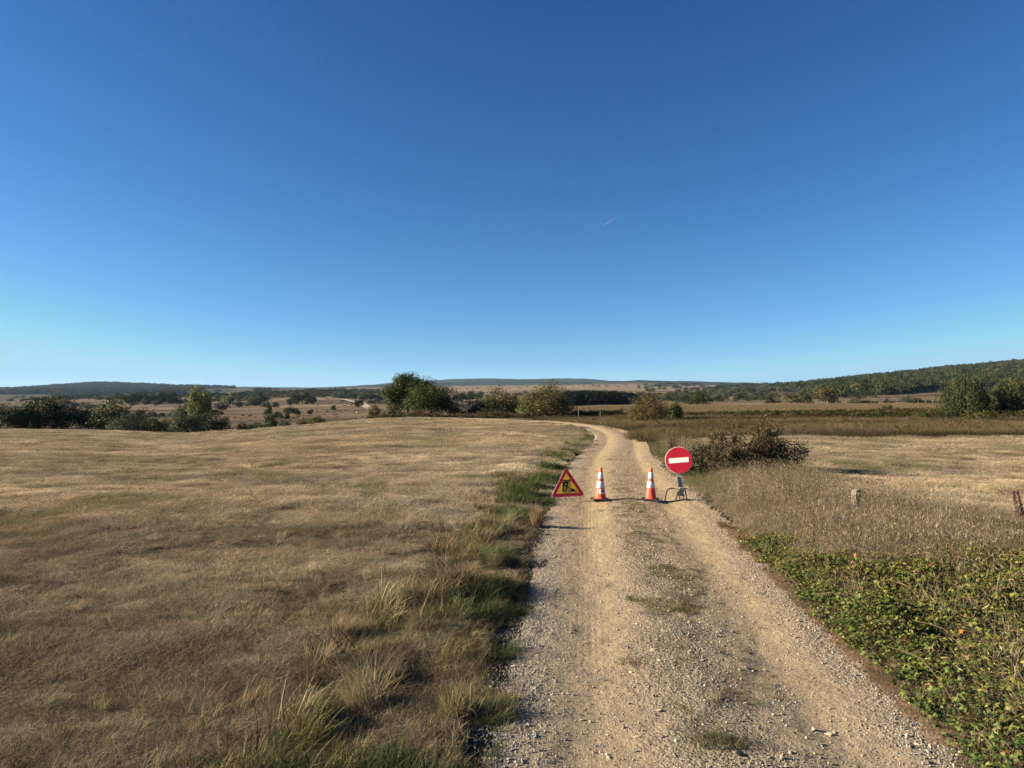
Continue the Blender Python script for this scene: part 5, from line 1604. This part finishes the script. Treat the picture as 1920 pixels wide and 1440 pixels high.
def hedges():
    """hedgerows, copses and heath patches scattered over the valley"""
    X, Y, W, Hh, T = [], [], [], [], []
    def line(p0, p1, n, w, h, jit=1.2, cols=G_GREY):
        for k in range(n):
            f = (k + rng.random()) / n
            px, py = p0[0] + (p1[0] - p0[0]) * f, p0[1] + (p1[1] - p0[1]) * f + rng.normal(0, .25) * jit
            d = hit(px, py, 190 if px < 1040 else 260)
            if not d: continue
            x, y = at(px, d); X.append(x); Y.append(y); ww = w / F * d * (.6 + .8 * rng.random()); W.append(ww); Hh.append(h / F * d * (.6 + .7 * rng.random()))
            T.append(np.array(cols[rng.integers(0, len(cols))]) * (1 + rng.normal(0, .15)))
    line((232, 758), (332, 757), 46, 14, 19, 1.2, G_DARK)
    line((300, 745), (340, 747), 14, 10, 8, 1, G_DARK)
    line((100, 750), (200, 742), 40, 14, 6, 2.5, G_DARK)
    line((40, 752), (95, 748), 14, 10, 5, 1.5, G_DARK)
    line((340, 745), (490, 744), 80, 15, 8, 3.0, G_DARK)
    line((410, 752), (500, 752), 40, 14, 9, 3.0, G_GREY)
    line((455, 738), (610, 737), 60, 14, 5, 1.5, G_DARK)
    line((625, 747), (725, 748), 60, 13, 10, 2.5, G_GREY)
    line((640, 738), (730, 739), 40, 12, 6, 1.5, G_DARK)
    line((850, 752), (905, 750), 26, 12, 14, 2, G_DARK)
    line((610, 733), (700, 732), 24, 8, 3, .8, G_DARK)
    line((690, 757), (730, 758), 14, 10, 8, 2, G_GREY)
    line((560, 790), (690, 786), 26, 8, 2.5, .6, G_BROWN)
    line((500, 774), (640, 772), 22, 10, 2.2, .8, G_BROWN)
    line((590, 768), (680, 771), 14, 10, 2.0, .6, G_BROWN)
    line((1240, 750), (1300, 748), 30, 14, 10, 2.5, G_GREY)
    line((1250, 742), (1345, 741), 40, 12, 7, 2.5, G_GREY)
    line((1330, 738), (1440, 735), 60, 12, 8, 2.5, G_GREY)
    line((1340, 728), (1440, 724), 46, 10, 6, 1.5, G_DARK)
    line((1380, 747), (1440, 750), 22, 12, 7, 2.0, G_GREY)
    line((1425, 733), (1530, 738), 40, 12, 9, 2.5, G_GREY)
    line((1500, 747), (1640, 744), 44, 14, 9, 2.5, G_DARK)
    line((1650, 747), (1760, 740), 14, 10, 2.0, .8, G_BROWN)
    line((1620, 754), (1770, 754), 30, 10, 3.0, 1.0, G_BROWN)
    line((1070, 757), (1190, 757), 30, 7, 7, 1.0, G_OAK)
    line((1010, 721), (1180, 724), 10, 5, 2, .6, G_DARK)
    def area(px0, px1, py0, py1, n, w, h, cols, thr=.45):
        for k in range(n):
            px, py = px0 + (px1 - px0) * rng.random(), py0 + (py1 - py0) * rng.random()
            d = hit(px, py, 190 if px < 1040 else 260)
            if not d: continue
            x, y = at(px, d)
            if fbm(np.array([x]), np.array([y * .5]), 1 / 90., 2, 84)[0] < thr: continue
            X.append(x); Y.append(y); W.append(w / F * d * (.5 + rng.random())); Hh.append(h / F * d * (.5 + .8 * rng.random()))
            T.append(np.array(cols[rng.integers(0, len(cols))]) * (1 + rng.normal(0, .15)))
    HEATH = [(.075, .06, .035), (.06, .055, .03), (.095, .07, .045)]
    area(90, 490, 734, 750, 420, 11, 5, G_DARK + HEATH)
    area(200, 490, 744, 762, 200, 12, 8, G_GREY + G_DARK, .5)
    area(480, 735, 731.5, 746, 420, 10, 5, G_DARK + HEATH)
    area(440, 690, 747, 790, 170, 8, 3, HEATH, .5)
    area(1195, 1445, 722, 753, 520, 11, 6, G_GREY + G_DARK, .42)
    area(1430, 1640, 738, 757, 160, 11, 6, G_GREY + HEATH, .5)
    area(845, 1000, 738, 766, 150, 11, 7, G_DARK + G_GREY, .42)
    area(820, 1180, 718, 734, 160, 8, 1.6, HEATH, .5)
    area(0, 140, 746, 756, 90, 9, 4, G_DARK, .45)
    x, y = np.array(X), np.array(Y); n = len(x)
    wood('valley_scrubland', 'hedgerows, copses and heath scrub spread over the valley floor', (x, y), np.array(W), np.array(Hh), np.clip(np.array(T) * .82, .008, .5), WP)
hedges()

# --- white boulders and poles
BST = [stone_mesh(560 + k, M_BOULDER, 1) for k in range(4)]
for k, (px, py, w, lab) in enumerate([(1759, 750, 3.0, 0), (1762, 749, 2.6, 0), (1765, 748, 3.2, 0), (1768, 747.5, 3.2, 0), (1771, 747, 3.6, 0), (1774, 746.6, 3.0, 0), (1760, 748, 2.2, 0), (1767, 749, 2.4, 0),
                                      (650, 776, 3.4, 'pale boulder left of another on the brown valley slope'), (669, 775, 4.2, 'pale boulder below the dark round tree by the track')]):
    d = hit(px, py, 190 if px < 1040 else 240) or 500
    x, y = at(px, d); z = float(H0(np.array([x]), np.array([y]))[0]); s = w / F * d
    o = link('boulder', BST[k % 4], None, (x, y, z + s * .35), (0, 0, k * 1.3), (s * .6, s * .6, s * .75))
    if lab: tag(o, lab, 'boulder')
    else: tag(o, 'one of the white stones in a row on the tan field beside the willow bush', 'boulder', 'row of white stones below the wooded hill')
def pole(px, py, hpx, lab):
    d = hit(px, py, 240) or 560
    x, y = at(px, d); z = float(H0(np.array([x]), np.array([y]))[0]); h = hpx / F * d
    root = bpy.data.objects.new('utility_pole', None); C.objects.link(root); root.location = (x, y, z); tag(root, lab, 'utility pole', 'utility poles below the wooded hill')
    b = MB(); b.tube([(0, 0, -.3), (0, 0, h)], [.20, .14], 8); b.build('shaft', M_WOODP, root)
    b = MB(); b.box((0, 0, h - .5), (1.5, .12, .14)); b.build('crossarm', M_WOODP, root)
    for sx in (-.6, 0, .6):
        b = MB(); b.lathe([(.001, 0), (.05, .02), (.06, .12), (.03, .2), (.001, .22)], 8); b.build('insulator', M_WHITE, root, loc=(sx, 0, h - .43))
pole(1659, 741, 13, 'weathered utility pole farther left at the foot of the wooded hill')
pole(1738.5, 731, 8, 'weathered utility pole higher on the tan field below the wooded hill')
def fence_post(px, d, h, lab):
    x, y = at(px, d); z = float(H0(np.array([x]), np.array([y]))[0])
    b = MB(); b.tube([(0, 0, -.2), (.01, 0, h * .6), (.0, .01, h - .04), (0, .01, h)], [.035, .032, .03, .02], 8)
    tag(b.build('fence_post', M_WOODP, None, loc=(x, y, z), rot=(rng.normal(0, .03), rng.normal(0, .04), 0)), lab, 'fence post', 'fence posts along the far side of the meadow')
for px in (1572, 1586, 1640, 1722, 1735, 1748):
    fence_post(px, 172, 1.25, 'thin grey wooden fence post along the far edge of the meadow')
fence_post(1084, 92, 1.3, 'thin grey post just right of the big dome-shaped bush')
fence_post(1125, 94, 1.3, 'thin grey post in the middle of the dark hollow behind the bend')

# ------------------------------------------------------------------ contrail and haze
def contrail():
    D = 38000.
    p0 = np.array([(1132 - 960) / F * D, D, CAMZ + (HZ - 423) / F * D]); p1 = np.array([(1155 - 960) / F * (D + 400), D + 400, CAMZ + (HZ - 407) / F * (D + 400)])
    b = MB(); pts = [tuple(p0 + (p1 - p0) * t) for t in np.linspace(0, 1, 9)]
    b.tube(pts, [4, 15, 17, 16, 17, 14, 12, 9, 3], 10)
    m, n, l, bs = new_mat('ice_cloud'); bs.inputs['Base Color'].default_value = (.75, .78, .82, 1); bs.inputs['Roughness'].default_value = 1
    tr = n.new('ShaderNodeBsdfTransparent'); mx = n.new('ShaderNodeMixShader'); mx.inputs[0].default_value = .23
    l.new(tr.outputs[0], mx.inputs[1]); l.new(bs.outputs[0], mx.inputs[2]); l.new(mx.outputs[0], n['Material Output'].inputs['Surface'])
    tag(b.build('contrail', m, None, True), 'short thin white contrail slanting in the blue sky', 'contrail')
contrail()
def haze():
    m = bpy.data.materials.new('haze'); m.use_nodes = True; n, l = m.node_tree.nodes, m.node_tree.links
    n.clear(); out = n.new('ShaderNodeOutputMaterial'); v = n.new('ShaderNodeVolumePrincipled')
    v.inputs['Color'].default_value = (.42, .62, .95, 1); v.inputs['Density'].default_value = 3.2e-5; v.inputs['Anisotropy'].default_value = .2; v.inputs['Density Attribute'].default_value = ''
    l.new(v.outputs[0], out.inputs['Volume'])
    b = MB(); b.box((0, 0, 47), (25000, 25000, 134))
    tag(b.build('haze', m), 'thin blue haze over the far hills', 'haze', kind='stuff')
haze()
